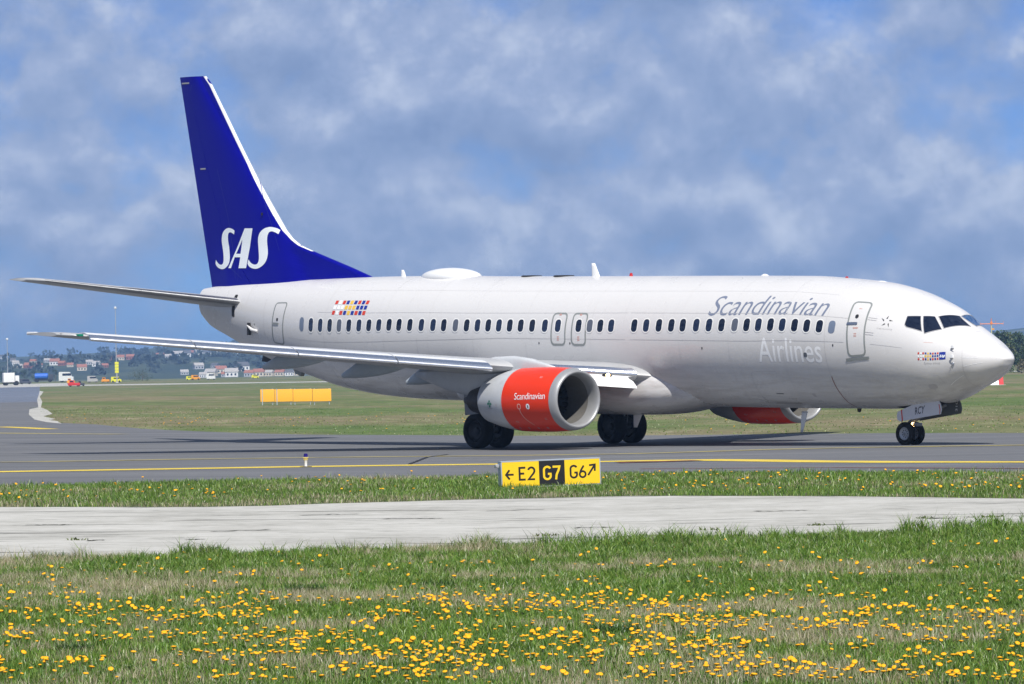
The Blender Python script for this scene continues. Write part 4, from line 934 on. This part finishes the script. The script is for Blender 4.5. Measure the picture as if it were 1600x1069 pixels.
for gx, gy in rest:
    V, Fc, M = variant(random.randrange(6)); k = random.uniform(.66, 1.22)*(1.2 if gy > 70 else 1); a = random.uniform(-.9, .9)
    V = V*k; V = V@np.array([[math.cos(a), -math.sin(a), 0], [math.sin(a), math.cos(a), 0], [0, 0, 1]]).T+np.array([gx, gy, gzv(np.array([gx]))[0]+(.03 if gy > 70 else 0)]); b0 = len(mb.v)
    mb.v += [tuple(v) for v in V]; mb.f += [tuple(i+b0 for i in f) for f in Fc]; mb.m += M
for _ in range(70):                       # specks of bloom at the far edge of the taxiway
    px = random.choice([random.uniform(540, 780), random.uniform(250, 330), random.uniform(800, 1600), random.uniform(100, 500)]); gx, gy = gp(px, random.uniform(648, 676)); lo = np.interp(gx, [p[0] for p in e_far], [p[1] for p in e_far])
    if gy > lo+.5:
        V, Fc, M = variant(0); V = V*1.5+np.array([gx, gy, gz(gx, gy)]); b0 = len(mb.v); mb.v += [tuple(v) for v in V]; mb.f += [tuple(i+b0 for i in f) for f in Fc]; mb.m += M
tag(mb.build('dandelion_flowers', [PETAL, STEM], fix=False, angle=None), 'many small yellow dandelions farther back across the grass', 'dandelions', kind='stuff')
# darker docks and thistles among the grass
WEEDS = ((1446, 811, 'small weed in a crack near the right end of the concrete road'), (1552, 809, 'weed clump in the long crack at the far right of the concrete road'), (121, 845, 'reddish weed in a crack at the left of the concrete road'), (1110, 829, 'tiny weed by a crack right of the sign on the concrete road'), (855, 838, 'weed with a yellow bloom on the concrete below the sign'), (1275, 822, 'tiny weed on the concrete below the far engine'))
for px, py, lab in WEEDS:
    gx, gy = gp(px, py); n = 26; a = RNG.random(n)*2*np.pi; r_ = .11*np.sqrt(RNG.random(n)); c = np.array([[.09, .12, .03]])*(.6+.8*RNG.random((n, 1)))
    tag(blades('weed', gx+r_*np.cos(a)*1.6, gy+r_*np.sin(a), .03+.05*RNG.random(n), .02+.01*RNG.random(n), .5+.5*RNG.random(n), c), lab, 'weed')
DOCK = pmat('dock_leaf', (.030, .065, .018), .5, 0, 0, .4, .25, 9)
for i, (px, py, s) in enumerate(((478, 922, 1.0), (962, 985, .9), (686, 912, .8), (80, 872, 1.2), (320, 862, 1.2), (1085, 905, .8), (1005, 855, .9), (450, 872, .9), (716, 856, 1.0), (118, 1012, .7))):
    gx, gy = gp(px, py+9); n = 230; a = RNG.random(n)*2*np.pi; r_ = .16*s*np.sqrt(RNG.random(n))
    c = np.array([[.045, .10, .018]])*(.7+.8*RNG.random((n, 1)))
    o = blades('grass_tuft', gx+r_*np.cos(a)*1.5, gy+r_*np.sin(a), (.07+.11*RNG.random(n))*s, .011+.006*RNG.random(n), .3+.6*RNG.random(n), c)
    tag(o, ['dark green grass tuft left of centre in the meadow', 'dark round grass tuft among dense dandelions right of centre', 'dark grass tuft in mid meadow below the sign', 'tall dark tuft at the far left edge of the concrete road', 'tall dark tuft on the concrete edge below the blue light', 'dark tuft with sparse dandelions right of the sign', 'tall tuft on the concrete edge just right of the sign', 'dark tuft on the concrete edge between blue light and sign', 'tall tuft on the concrete edge below the sign', 'small dark tuft among dandelions at the lower left'][i], 'grass tuft')
HAZE = 1.7e-4
# ------------------------------------------------------------------ taxiway guidance sign
SY = pmat('sign_yellow', (.86, .56, .015), .42, 0, 0, .4); SB = pmat('sign_black', (.011, .011, .013), .45); SGREY = pmat('sign_frame', (.42, .47, .52), .4, .3)
pL, pR = gp(784, 764.5), gp(940, 760)
sg_c = Vector(((pL[0]+pR[0])/2, (pL[1]+pR[1])/2-.6, 0)); ang = rad(9.5)
sign = empty('taxiway_sign', (sg_c.x, 93.3, gz(sg_c.x, 93)), (0, rad(-1.0), ang)); tag(sign, 'yellow and black taxiway direction sign with arrows on the grass verge', 'taxiway sign')
W_, H_, D_ = 2.11, .56, .40; zb = .015
m = MB(); fr = .022
m.box((0, D_/2, zb+H_/2), (W_-2*fr, D_-.02, H_-2*fr), 0)
m.box((0, D_/2, zb+H_-fr/2), (W_, D_, fr), 0, .004); m.box((0, D_/2, zb+fr/2), (W_, D_, fr), 0, .004)
m.box((-W_/2+fr/2, D_/2, zb+H_/2), (fr, D_-.002, H_-2*fr-.002), 0, .004); m.box((W_/2-fr/2, D_/2, zb+H_/2), (fr, D_-.002, H_-2*fr-.002), 0, .004)
m.build('cabinet', SGREY, sign)
m = MB(); m.box((-W_/2-.04, .28, zb+H_-.10), (.075, .16, .075), 0, .008); m.lathe([(0, .03), (.02, .028), (.02, 0)], (0, -1, 0), (-W_/2-.045, .20, zb+H_-.10), 1, 12); m.build('cable_box', [SGREY, MGREY], sign)
iw = W_-2*fr; x0 = -iw/2; cells = [(0, .378, SY), (.378, .640, SB), (.640, 1, SY)]
for a, c_, mt in cells:
    m = MB(); m.box((x0+iw*(a+c_)/2, .002, zb+H_/2), (iw*(c_-a)-.003, .010, H_-2*fr-.002), 0); m.build('sign_panel', mt, sign, smooth=False, angle=None)
def stroke(pts, w, closed=False):
    P = [Vector(p) for p in pts]; n = len(P); L, Rr = [], []
    for i, p in enumerate(P):
        d0 = (p-P[i-1]).normalized() if (i or closed) else (P[1]-p).normalized(); d1 = (P[(i+1) % n]-p).normalized() if (i < n-1 or closed) else d0
        if not i and not closed: d0 = d1
        nn = (Vector((-d0.y, d0.x))+Vector((-d1.y, d1.x))); nn = nn.normalized(); k = w/2/max(.5, nn.dot(Vector((-d0.y, d0.x)))); L.append(p+nn*k); Rr.append(p-nn*k)
    out = [[tuple(L[i]), tuple(L[(i+1) % n]), tuple(Rr[(i+1) % n]), tuple(Rr[i])] for i in range(n if closed else n-1)]; return out
def arc(cx, cy, rx, ry, a0, a1, n=14): return [(cx+rx*math.cos(rad(a0+(a1-a0)*k/n)), cy+ry*math.sin(rad(a0+(a1-a0)*k/n))) for k in range(n+1)]
GW = 1
G_ = [stroke(arc(.30, .72, .245, .23, 25, 180)+arc(.30, .28, .245, .23, 180, 360)+[(.545, .43)], .15), stroke([(.34, .43), (.607, .43)], .145)]
GL = {'E': [stroke([(.52, .06), (.07, .06), (.07, .94), (.52, .94)], .15), stroke([(.07, .51), (.42, .51)], .15)],
      '2': [stroke(arc(.30, .70, .235, .24, 165, -25)+[(.46, .50), (.08, .06), (.56, .06)], .15)],
      '7': [stroke([(.02, .935), (.52, .935), (.46, .70), (.30, .36), (.25, 0)], .155)],
      '6': [stroke(arc(.30, .29, .235, .235, 0, 342, 20), .15, True), stroke([(.075, .36), (.16, .60), (.40, .97)], .145)],
      'G': G_, '<': [stroke([(.0, .5), (.62, .5)], .15), stroke([(.30, .86), (.02, .5), (.30, .14)], .15)],
      '>': [stroke([(.06, .08), (.60, .86)], .15), stroke([(.16, .86), (.62, .90), (.60, .40)], .15)]}
def glyphs(name, items, mat):
    V, Fc = [], []
    for ch, gx, gz_, hh in items:
        for k, st_ in enumerate(GL[ch]):
            for q in st_:
                b0 = len(V); V += [(x0+iw*gx+hh*px_, -.0045-.0012*k, zb+H_*gz_+hh*py_) for px_, py_ in q]; Fc.append((b0, b0+1, b0+2, b0+3))
    bm = bmesh.new(); vs = [bm.verts.new(v) for v in V]
    for f in Fc: bm.faces.new([vs[i] for i in f])
    bmesh.ops.remove_doubles(bm, verts=bm.verts, dist=1e-5); bmesh.ops.recalc_face_normals(bm, faces=bm.faces)
    me = bpy.data.meshes.new(name); bm.to_mesh(me); bm.free(); me.materials.append(mat); return link(bpy.data.objects.new(name, me), sign)
h1 = .28
glyphs('sign_lettering', [('<', .036, .255, .27), ('E', .168, .265, h1), ('2', .258, .265, h1)], SB)
glyphs('sign_lettering', [('G', .420, .25, h1*1.02), ('7', .515, .25, h1*1.02)], SY)
glyphs('sign_lettering', [('G', .693, .265, h1*.98), ('6', .785, .265, h1*.95), ('>', .872, .32, .265)], SB)

# ------------------------------------------------------------------ blue edge light
gx, gy = gp(478, 730.5); el = empty('taxiway_edge_light', (gx, gy, gz(gx, gy)+.012)); tag(el, 'short white taxiway edge light with blue lens beside the yellow line', 'edge light')
m = MB(); m.lathe([(0, .16), (.012, .155), (.02, .06), (.02, 0)], (0, 0, 1), (0, 0, 0), 0, 24); m.build('base_plate', MBLACK, el)
m = MB(); m.lathe([(.02, .036), (.15, .036), (.155, .04), (.17, .04)], (0, 0, 1), (0, 0, 0), 0, 20); m.build('post', TWHITE, el)
m = MB(); m.lathe([(.17, .028), (.185, .055), (.20, .062), (.215, .052), (.225, .055), (.24, .082), (.25, .083), (.255, .06), (.255, 0)], (0, 0, 1), (0, 0, 0), 0, 24); m.build('collar', pmat('collar_cream', (.78, .66, .25), .5), el)
m = MB(); m.lathe([(.255, .056), (.32, .052), (.345, .045), (.35, 0)], (0, 0, 1), (0, 0, 0), 0, 24); m.build('lens', pmat('blue_lens', (.015, .008, .14), .15), el)

# ------------------------------------------------------------------ far sign row seen from behind
SORG = pmat('sign_orange', (.90, .44, .035), .5)
gx0, gy0 = gp(407, 633.5); gx1, gy1 = gx0+5.2, gy0+1.0
for i, lab in enumerate(('amber sign back at the left end of the row behind the taxiway', 'amber sign back second from the left of the distant row', 'amber sign back third from the left of the distant row', 'amber sign back at the right end of the distant row')):
    u0, u1 = (0, .205, .462, .738)[i], (.20, .457, .733, 1.0)[i]; a = Vector((gx0+(gx1-gx0)*u0, gy0+(gy1-gy0)*u0, 0)); c_ = Vector((gx0+(gx1-gx0)*u1, gy0+(gy1-gy0)*u1, 0)); mid = (a+c_)/2
    e_ = empty('taxiway_sign', (mid.x, mid.y, gz(mid.x, mid.y)), (0, 0, math.atan2(c_.y-a.y, c_.x-a.x))); tag(e_, lab, 'taxiway sign', 'row of amber sign backs behind the taxiway')
    wd = (c_-a).length; m = MB(); m.box((0, 0, .72), (wd, .12, .92), 0, .03); m.build('sign_panel', SORG, e_)
    for q in (-1, 1):
        m = MB(); m.box((q*(wd/2-.14), .05 if (q > 0 or i > 1) else -.09, .62), (.06, .05, 1.20), 0); m.build('post', SGREY, e_)

# ------------------------------------------------------------------ things on the far apron
def vehicle(name, px, py, D, w, h, label, cat, body, kind='truck', yaw=0.0, tank=None, cabc=None, grp=None):
    p = at(px, py, D); z = gz(p.x, D); e_ = empty(name, (p.x, D, z), (0, 0, yaw)); tag(e_, label, cat, grp)
    wr = h*.17; mw = MB()
    if kind == 'tank':
        m = MB(); m.lathe([(-w*.33, 0), (-w*.33, h*.26), (-w*.31, h*.33), (w*.31, h*.33), (w*.33, h*.26), (w*.33, 0)], (1, 0, 0), (-w*.10, 0, h*.62), 0, 24); m.build('tank', body, e_)
        m = MB(); m.box((w*.38, 0, h*.52), (w*.22, h*.66, h*.62), 0, h*.08); m.build('cab', cabc or body, e_)
        m = MB(); m.box((0, 0, h*.24), (w*.96, h*.5, h*.12), 0); m.build('chassis', MBLACK, e_)
    elif kind == 'van':
        m = MB(); pr = [(-.5, .14), (.5, .14), (.5, .48), (.36, .56), (.24, .98), (-.46, 1.0), (-.5, .9)]; m.prism([(x*w, z_*h) for x, z_ in pr], h*.8, lambda q, t_: (q[0], t_, q[1])); m.build('body', body, e_)
        m = MB(); m.box((w*.05, -h*.41, h*.74), (w*.6, .02, h*.22), 0); m.build('window', GLASS, e_)
    elif kind == 'truck':
        m = MB(); m.box((-w*.14, 0, h*.60), (w*.68, h*.75, h*.72), 0, h*.03); m.build('cargo_box', body, e_)
        m = MB(); m.box((w*.36, 0, h*.46), (w*.26, h*.7, h*.56), 0, h*.08); m.build('cab', cabc or body, e_)
        m = MB(); m.box((0, 0, h*.2), (w*.96, h*.5, h*.10), 0); m.build('chassis', MBLACK, e_)
    elif kind == 'tug':
        m = MB(); m.box((0, 0, h*.38), (w, h*.9, h*.42), 0, h*.07); m.box((-w*.2, 0, h*.78), (w*.36, h*.7, h*.40), 0, h*.05); m.build('body', body, e_)
        m = MB(); m.box((-w*.2, -h*.36, h*.80), (w*.26, .02, h*.2), 0); m.build('window', GLASS, e_)
    for q in (-.32, .32):
        for yy in (-1, 1):
            m = MB(); m.lathe([(-.12, 0), (-.12, wr), (.12, wr), (.12, 0)], (0, 1, 0), (w*q, yy*h*.33, wr), 0, 16); m.build('wheel', RUBBER, e_)
    return e_
VB = pmat('tank_blue', (.02, .13, .60), .35, 0, .2); VW = pmat('vehicle_white', (.72, .73, .72), .4); VR = pmat('vehicle_red', (.60, .03, .03), .4); VO = pmat('vehicle_orange', (.80, .33, .02), .4); VY = pmat('vehicle_yellow', (.75, .72, .03), .45); VG = pmat('vehicle_grey', (.40, .40, .39), .5); VD = pmat('vehicle_dark', (.05, .055, .07), .5)
vehicle('tank_truck', 68, 596, 1500, 6.8, 3.2, 'long blue tank truck parked on the far apron', 'tank truck', VB, 'tank', cabc=VD)
vehicle('box_truck', 17, 604, 1150, 4.2, 3.4, 'white box truck at the far left end of the apron', 'truck', VW, 'truck', rad(15), cabc=VW)
vehicle('van', 104, 598, 1420, 4.6, 3.3, 'white van on the apron right of the blue tank truck', 'van', VW, 'van')
vehicle('tow_tractor', 116, 607, 930, 2.5, 1.35, 'red tow tractor on the grass edge of the far apron', 'tow tractor', VR, 'tug')
vehicle('tow_tractor', 111, 600, 1150, 2.0, 1.5, 'orange tow tractor just behind the red one', 'tow tractor', VO, 'tug')
vehicle('tow_tractor', 127, 606, 960, 1.4, 1.1, 'black and yellow tow tractor right beside the red one', 'tow tractor', VD, 'tug')
vehicle('car', 145, 599, 1300, 3.0, 1.9, 'pale grey car between red tractor and yellow pylon', 'car', VG, 'van')
vehicle('tow_tractor', 165, 600.5, 1250, 2.2, 1.5, 'amber tow tractor left of the yellow pylon', 'tow tractor', VO, 'tug')
vehicle('car', 182, 601, 1230, 2.8, 1.6, 'bright yellow car at the foot of the yellow pylon', 'car', VY, 'van')
vehicle('car', 296, 598, 1330, 1.8, 1.2, 'lime yellow car on the perimeter road beside an orange one', 'car', VY, 'van')
vehicle('car', 306, 598, 1330, 2.6, 1.5, 'orange car on the perimeter road beside a lime one', 'car', VO, 'van')
vehicle('van', 330, 597, 1330, 2.6, 1.9, 'white van with bright windscreen on the perimeter road', 'van', VW, 'van')
vehicle('car', 399, 594, 1380, 2.2, 1.1, 'small yellow car on the perimeter road under the wing', 'car', VY, 'van')
vehicle('car', 40, 600, 1250, 3.2, 1.5, 'dark car in front of the blue tank truck', 'car', VD, 'van')
p = at(183, 600, 1180); py_ = empty('marker_pylon', (p.x, 1180, gz(p.x, 1180))); tag(py_, 'tall lime yellow striped marker pylon behind the grass', 'marker pylon')
m = MB(); m.lathe([(0, .45), (.2, .4), (.25, .16), (2.6, .14)], (0, 0, 1), (0, 0, 0), 0, 12); m.build('post', VG, py_)
m = MB()
for k in range(4): m.box((0, 0, 2.6+.75*k+.36), (1.0, .35, .68), 0, .05)
m.build('striped_panel', VY, py_)
def mast(px, ptop, pbot, D, label, heads=True):
    p = at(px, ptop, D); z0 = gz(p.x, D); o = empty('light_mast', (p.x, D, z0)); h = p.z-z0; tag(o, label, 'light mast')
    m = MB(); m.tube([(0, 0, 0), (0, 0, h)], [.20, .10], 0, 10); m.build('pole', pmat('mast_grey', (.35, .37, .40), .5), o)
    m = MB(); m.lathe([(-.4, .1), (-.3, .42), (.2, .45), (.4, .2), (.4, 0)], (0, 0, 1), (0, 0, h), 0, 14); m.build('lamp_head', VW, o)
    if False:
        m = MB(); m.box((.25, 0, h+1.0), (.6, .4, 1.0), 0, .1); m.build('warning_light', VR, o)
mast(180, 481, 598, 1500, 'tall thin light mast rising behind the wing tip'); mast(11, 530, 600, 1650, 'faint light mast at the left edge of the picture', False)

# ------------------------------------------------------------------ beyond the nose, right
gx, gy = gp(1556, 602); mk_ = empty('ground_marker', (gx, gy, gz(gx, gy)), (0, 0, rad(10))); tag(mk_, 'red and white wedge shaped marker on the grass beyond the nose', 'ground marker')
def wedge(x0_, x1_, h0, h1, mt):
    m = MB(); rings = []
    for x in (x0_, x1_):
        h = h0+(h1-h0)*((x+1.35)/1.9); rings.append([(x, -.55, .05), (x, .55, .05), (x, .35, h), (x, 0, h*1.08), (x, -.35, h)])
    V, Fc = loft(rings, True, True, True); m.add(V, Fc); return m.build('marker_body', mt, mk_)
wedge(-1.35, .14, .12, .95, VW); wedge(.142, .62, .12, .95, VR)
m = MB(); m.box((-.35, 0, .025), (2.3, 1.3, .05), 0); m.build('base_plate', VG, mk_)
D = 620; p = at(1549, 506, D); z0 = gz(p.x, D); an = empty('navigation_antenna', (p.x, D, z0)); tag(an, 'orange cross armed navigation antenna on a thin mast beyond the nose', 'antenna'); h = p.z-z0
m = MB(); m.tube([(0, 0, 0), (0, 0, h)], .07, 0, 10); m.box((.22, 0, h-.75), (.30, .2, .22), 1, .03); m.build('mast', [pmat('mast_cream', (.55, .55, .32), .5), VO], an)
m = MB(); m.tube([(-1.55, 0, h), (1.65, 0, h)], .055, 0, 8); m.box((0, 0, h+.1), (.30, .3, .40), 0, .05); m.tube([(0, 0, h+.2), (0, 0, h+.75)], .05, 0, 8)
for x, a in ((1.65, .35), (-1.55, .2), (.62, .45)): m.tube([(x, 0, h-a*.7), (x, 0, h+a)], .02, 0, 6)
m.build('cross_arm', pmat('antenna_orange', (.75, .22, .06), .5), an)

# ------------------------------------------------------------------ trees, hills and houses
LEAFS = [pmat('leaf_dark', (.030, .055, .022), .7, 0, 0, .2, .3, .4), pmat('leaf_mid', (.048, .078, .030), .7, 0, 0, .2, .3, .4), pmat('leaf_olive', (.085, .095, .042), .7, 0, 0, .2, .3, .4), pmat('leaf_tan', (.17, .145, .085), .7, 0, 0, .2, .3, .4)]
BARK = pmat('tree_bark', (.10, .085, .065), .9, var=.2)
def crown_mesh(name, lobes, leaf, n, mats, parent):
    V, Fc, M = [], [], []
    tot = sum(r**2 for *_, r in lobes)
    for cx_, cy_, cz_, r in lobes:
        mi = RNG.integers(0, len(mats))
        for _ in range(int(n*r*r/tot)):
            d = RNG.normal(size=3); d /= np.linalg.norm(d); q = np.array([cx_, cy_, cz_])+d*r*(.55+.5*RNG.random())*np.array([1, 1, .85])
            a = RNG.normal(size=3); a /= np.linalg.norm(a); b_ = np.cross(a, RNG.normal(size=3)); b_ /= np.linalg.norm(b_)+1e-9; s = leaf*(.6+.8*RNG.random()); b0 = len(V)
            V += [q-a*s, q+b_*s*.6, q+a*s, q-b_*s*.6]; Fc.append((b0, b0+1, b0+2, b0+3)); M.append(mi if RNG.random() < .75 else RNG.integers(0, len(mats)))
    return mk(name, V, Fc, mats, parent, False, M)
def tree(px, ptop, D, wpx, label, mats, name='tree', cat='tree', grp=None, n=900, trunk=True):
    p = at(px, ptop, D); z0 = gz(p.x, D); H = p.z-z0; wd = wpx*D/FPX; e_ = empty(name, (p.x, D, z0)); tag(e_, label, cat, grp)
    lobes = []
    for k in range(13):
        u = RNG.random(); hh = (.22 if trunk else .12)+.66*u; rr = wd*.5*(1-.55*abs(u-.4)/.6); a = RNG.random()*2*np.pi
        lobes.append((rr*.62*math.cos(a), rr*.62*math.sin(a), H*hh, max(.12*H, wd*.5*(.30+.20*RNG.random()))))
    lobes.append((0, 0, H*.80, H*.19))
    crown_mesh('crown', lobes, max(.12, H*.036), n, mats, e_)
    m = MB(); m.tube([(0, 0, 0), (H*.02, 0, H*.3), (0, H*.02, H*.75)], [H*.035, H*.026, H*.01], 0, 8)
    for k in range(4):
        a = k*1.6; m.tube([(0, 0, H*(.25+.08*k)), (wd*.22*math.cos(a), wd*.22*math.sin(a), H*(.5+.08*k))], [H*.016, H*.006], 0, 6)
    m.build('trunk', BARK, e_); return e_
for i, (px, pt, D, w, lab, ms_) in enumerate((
    (1540, 520, 900, 34, 'dark tree half hidden by the cockpit roof beyond the nose', [LEAFS[0], LEAFS[1]]),
    (1567, 514, 860, 44, 'tall dark tree directly right of the orange antenna', [LEAFS[0], LEAFS[1], LEAFS[2]]),
    (1590, 517, 900, 40, 'rounded dark tree near the right edge beyond the nose', [LEAFS[1], LEAFS[0]]),
    (1613, 524, 880, 42, 'dark tree cut by the right edge of the picture', [LEAFS[0], LEAFS[2]]),
    (1578, 531, 780, 38, 'olive green lower tree in front of the dark trees', [LEAFS[2], LEAFS[1]]),
    (1603, 540, 760, 36, 'short dark tree in front near the right edge', [LEAFS[0], LEAFS[1]]),
    (1500, 524, 950, 46, 'dark tree hidden behind the cockpit roof', [LEAFS[0], LEAFS[1]]),
    )): tree(px, pt, D, w, lab, ms_, n=1500, grp='trees beyond the nose')
tree(1596, 559, 720, 22, 'tan dry bush at the right edge in front of the trees', [LEAFS[3], LEAFS[3], LEAFS[2]], 'bush', 'bush', n=500, trunk=False)
tree(1574, 566, 740, 60, 'low dark hedge bush under the trees beyond the nose', [LEAFS[0], LEAFS[1]], 'bush', 'bush', n=700, trunk=False)
tree(1640, 550, 740, 60, 'dark bush outside the right edge', [LEAFS[0], LEAFS[1]], 'bush', 'bush', n=500, trunk=False)
tree(222, 577, 1350, 50, 'broad olive bush left of the amber sign row on the perimeter road', [LEAFS[2], LEAFS[1], LEAFS[2]], 'bush', 'bush', n=900, trunk=False)
for i, (px, pt, w, lab) in enumerate(((3, 578, 14, 'dark tree at the left picture edge behind the apron'), (22, 578, 13, 'dark tree behind the white box truck'), (37, 577, 14, 'dark tree left of the blue tank truck'), (54, 578, 14, 'dark tree just behind the blue tank'), (86, 577, 13, 'dark tree right of the blue tank truck'))):
    tree(px, pt, 1750, w, lab, [LEAFS[0], LEAFS[1]], n=350, grp='dark trees behind the apron')
def hill_h(x, y):
    x = np.asarray(x, float); y = np.asarray(y, float); r = np.clip((y-2300)/2300, 0, 1)
    left = np.clip((150-x)/500, 0, 1)
    amp = 27+6*vnoise(x, y*0+1, 260, 3)+4*vnoise(x, y*0+2, 90, 5)-7*np.clip((-340-x)/160, 0, 1)
    amp = np.where(x > 300, 26+12*np.clip((x-480)/120, 0, 1)+3*vnoise(x, y*0+3, 120, 2), amp)
    mid = 9*np.exp(-((y-2900)/260)**2)*np.clip(.4+vnoise(x, y, 170, 7), 0, 1.3)
    z = 1.75+amp*r**1.3+mid
    return np.where(y > 4700, z-(y-4700)*.05, z)
ny, nx = 60, 150; ys = np.linspace(2300, 5600, ny); xs = np.linspace(-1500, 1500, nx); X, Y = np.meshgrid(xs, ys); Z = hill_h(X, Y); Z[0] = 1.0
def b_hill(t, b, P):
    f = noise(t, mapping(t, P, (.012, .004, .05)), 1, 6, .65, .6); g = noise(t, mapping(t, P, (.03, .012, .1), (4, 2, 1)), 1, 5, .6)
    c = ramp(t, f, [(.38, (.024, .042, .032)), (.47, (.035, .055, .036)), (.55, (.065, .085, .045)), (.64, (.14, .14, .09))]); t.links.new(mixc(t, ramp(t, g, [(.5, 0.0), (.62, .7)]), c, (.03, .05, .028)), b.inputs['Base Color'])
HILL = gmat('hill_land', b_hill, .95)
V = np.stack([X.ravel(), Y.ravel(), Z.ravel()], -1); hl = mk('hills', V, [(j*nx+i, j*nx+i+1, (j+1)*nx+i+1, (j+1)*nx+i) for j in range(ny-1) for i in range(nx-1)], HILL); hl['kind'] = 'structure'
# far-off woods on the hills: one mass of clumped leaves
V, Fc, M = [], [], []
for _ in range(620):
    y = RNG.uniform(2500, 4750); x = RNG.uniform(-.125, .06 if RNG.random() < .85 else .125)*y; wv = fbm(np.array([x]), np.array([y*.35]), 130, 21)[0]
    crest = y > 4350
    if wv < (.50 if not crest else .36): continue
    z = float(hill_h(x, y)); R_ = RNG.uniform(2.2, 5.0)
    for _k in range(26):
        d = RNG.normal(size=3); d /= np.linalg.norm(d); q = np.array([x, y, z+R_*.6])+d*R_*np.array([1.5, 1.5, .75])*(.6+.4*RNG.random()); a = RNG.normal(size=3); a /= np.linalg.norm(a); c_ = np.cross(a, RNG.normal(size=3)); c_ /= np.linalg.norm(c_); s = R_*.42; b0 = len(V)
        V += [q-a*s, q+c_*s*.8, q+a*s, q-c_*s*.8]; Fc.append((b0, b0+1, b0+2, b0+3)); M.append(RNG.integers(0, 2))
tag(mk('woodland', V, Fc, [pmat('hazed_wood_dark', (.022, .038, .034), .8), pmat('hazed_wood_mid', (.035, .052, .042), .8)], None, False, M), 'dark blue green woods spread over the far hills', 'woodland', kind='stuff')  # leaf colours kept bluish, some distance haze put into them
HWALL = [pmat('house_white', (.74, .74, .72), .7), pmat('house_cream', (.62, .56, .44), .7), pmat('house_red', (.30, .11, .08), .7), pmat('house_grey', (.45, .46, .48), .7)]
HROOF = [pmat('roof_red', (.33, .13, .085), .7), pmat('roof_slate', (.10, .10, .11), .7), pmat('roof_pale', (.40, .38, .36), .7)]
CW_ = ['white', 'cream', 'red', 'grey']; CR_ = ['red tiled', 'dark', 'pale']
def house(px, py, wpx, wi, ri, label):
    d = ray(px, py)
    D = 2350.
    while D < 4700:
        q = d*(D/d[1])
        if q[2]+CAMH <= hill_h(q[0], D): break
        D += 12
    q = d*(D/d[1]); z = float(hill_h(q[0], D)); w = wpx*1.25*D/FPX; e_ = empty('house', (q[0], D, z-.3), (0, 0, random.uniform(-.5, .5))); tag(e_, label, 'house', 'houses on the far hillside')
    hh = w*.42; dp_ = w*.7; m = MB(); m.box((0, 0, hh/2), (w, dp_, hh), 0); m.build('wall', HWALL[wi], e_, smooth=False, angle=None)
    m = MB(); m.prism([(-dp_*.56, hh+.02), (dp_*.56, hh+.02), (0, hh*1.75)], w*1.06, lambda p_, t_: (t_, p_[0], p_[1])); m.build('roof', HROOF[ri], e_, smooth=False, angle=None)
    for k in (-.3, 0, .3):
        m = MB(); m.box((w*k, -dp_/2-.02, hh*.55), (w*.13, .05, hh*.38), 0); m.build('window', GLASS, e_, smooth=False, angle=None)
HS = [(86, 571, 12, 0, 0), (97, 572, 9, 2, 0), (24, 571, 9, 0, 2), (45, 576, 11, 2, 0), (30, 576, 8, 1, 2), (62, 575, 8, 3, 0), (5, 561, 8, 0, 1), (20, 565, 7, 3, 1), (52, 568, 8, 1, 0), (74, 567, 8, 3, 2), (110, 574, 8, 1, 0), (128, 580, 12, 1, 0), (140, 570, 9, 3, 2), (150, 573, 10, 0, 2), (164, 575, 8, 2, 0),
      (175, 564, 9, 2, 0), (188, 563, 10, 1, 0), (204, 562, 10, 2, 0), (219, 562, 8, 1, 0), (233, 562, 8, 3, 0), (250, 560, 10, 2, 0), (263, 560, 8, 3, 2), (278, 559, 12, 0, 2), (290, 558, 12, 0, 1), (300, 555, 9, 3, 0), (312, 555, 12, 0, 2), (324, 556, 11, 0, 1), (345, 554, 12, 0, 2), (357, 555, 9, 1, 0), (368, 553, 14, 0, 2), (381, 552, 12, 0, 1),
      (318, 592, 10, 0, 2), (330, 588, 14, 1, 2), (345, 584, 14, 1, 0), (362, 590, 16, 0, 2), (378, 580, 16, 0, 1), (352, 594, 10, 3, 0), (405, 588, 14, 1, 0), (420, 590, 12, 1, 2), (310, 577, 12, 3, 2), (390, 594, 12, 3, 0), (438, 592, 12, 1, 0), (452, 588, 11, 0, 1), (288, 586, 10, 3, 2), (466, 594, 10, 1, 2), (336, 575, 9, 3, 1)]
seen = {}
for k, (px, py, w, wi, ri) in enumerate(HS):
    where = 'at far left' if px < 80 else 'above the van' if px < 120 else 'near the pylon' if px < 210 else 'above the bush' if px < 270 else 'below the slats' if px < 340 else 'near the fairing'
    lvl = 'uphill' if py < 566 else 'midway' if py < 580 else 'downhill'
    size = 'small' if w < 10 else 'medium' if w < 13 else 'large'
    lab = f'{size} {CW_[wi]} house with {CR_[ri]} roof {lvl} {where}'
    seen[lab] = seen.get(lab, 0)+1
    house(px, py, w, wi, ri, lab if seen[lab] == 1 else lab.replace(' house', (' house left of its twin', ' house right of its twin')[seen[lab] % 2]))

# ------------------------------------------------------------------ air
hz_ = bpy.data.materials.new('haze_air'); hz_.use_nodes = True; t = hz_.node_tree; t.nodes.clear(); ou = N(t, 'ShaderNodeOutputMaterial'); pv = N(t, 'ShaderNodeVolumePrincipled')
pv.inputs['Color'].default_value = (.36, .60, 1, 1); pv.inputs['Density'].default_value = HAZE; pv.inputs['Anisotropy'].default_value = .1; t.links.new(pv.outputs[0], ou.inputs['Volume'])
if HAZE:
    m = MB(); m.box((0, 3440, 32), (5900, 7120, 66), 0); o = m.build('haze', hz_, smooth=False, angle=None); o['kind'] = 'stuff'; tag(o, 'thin bluish haze filling the air over the airfield', 'haze', kind='stuff')
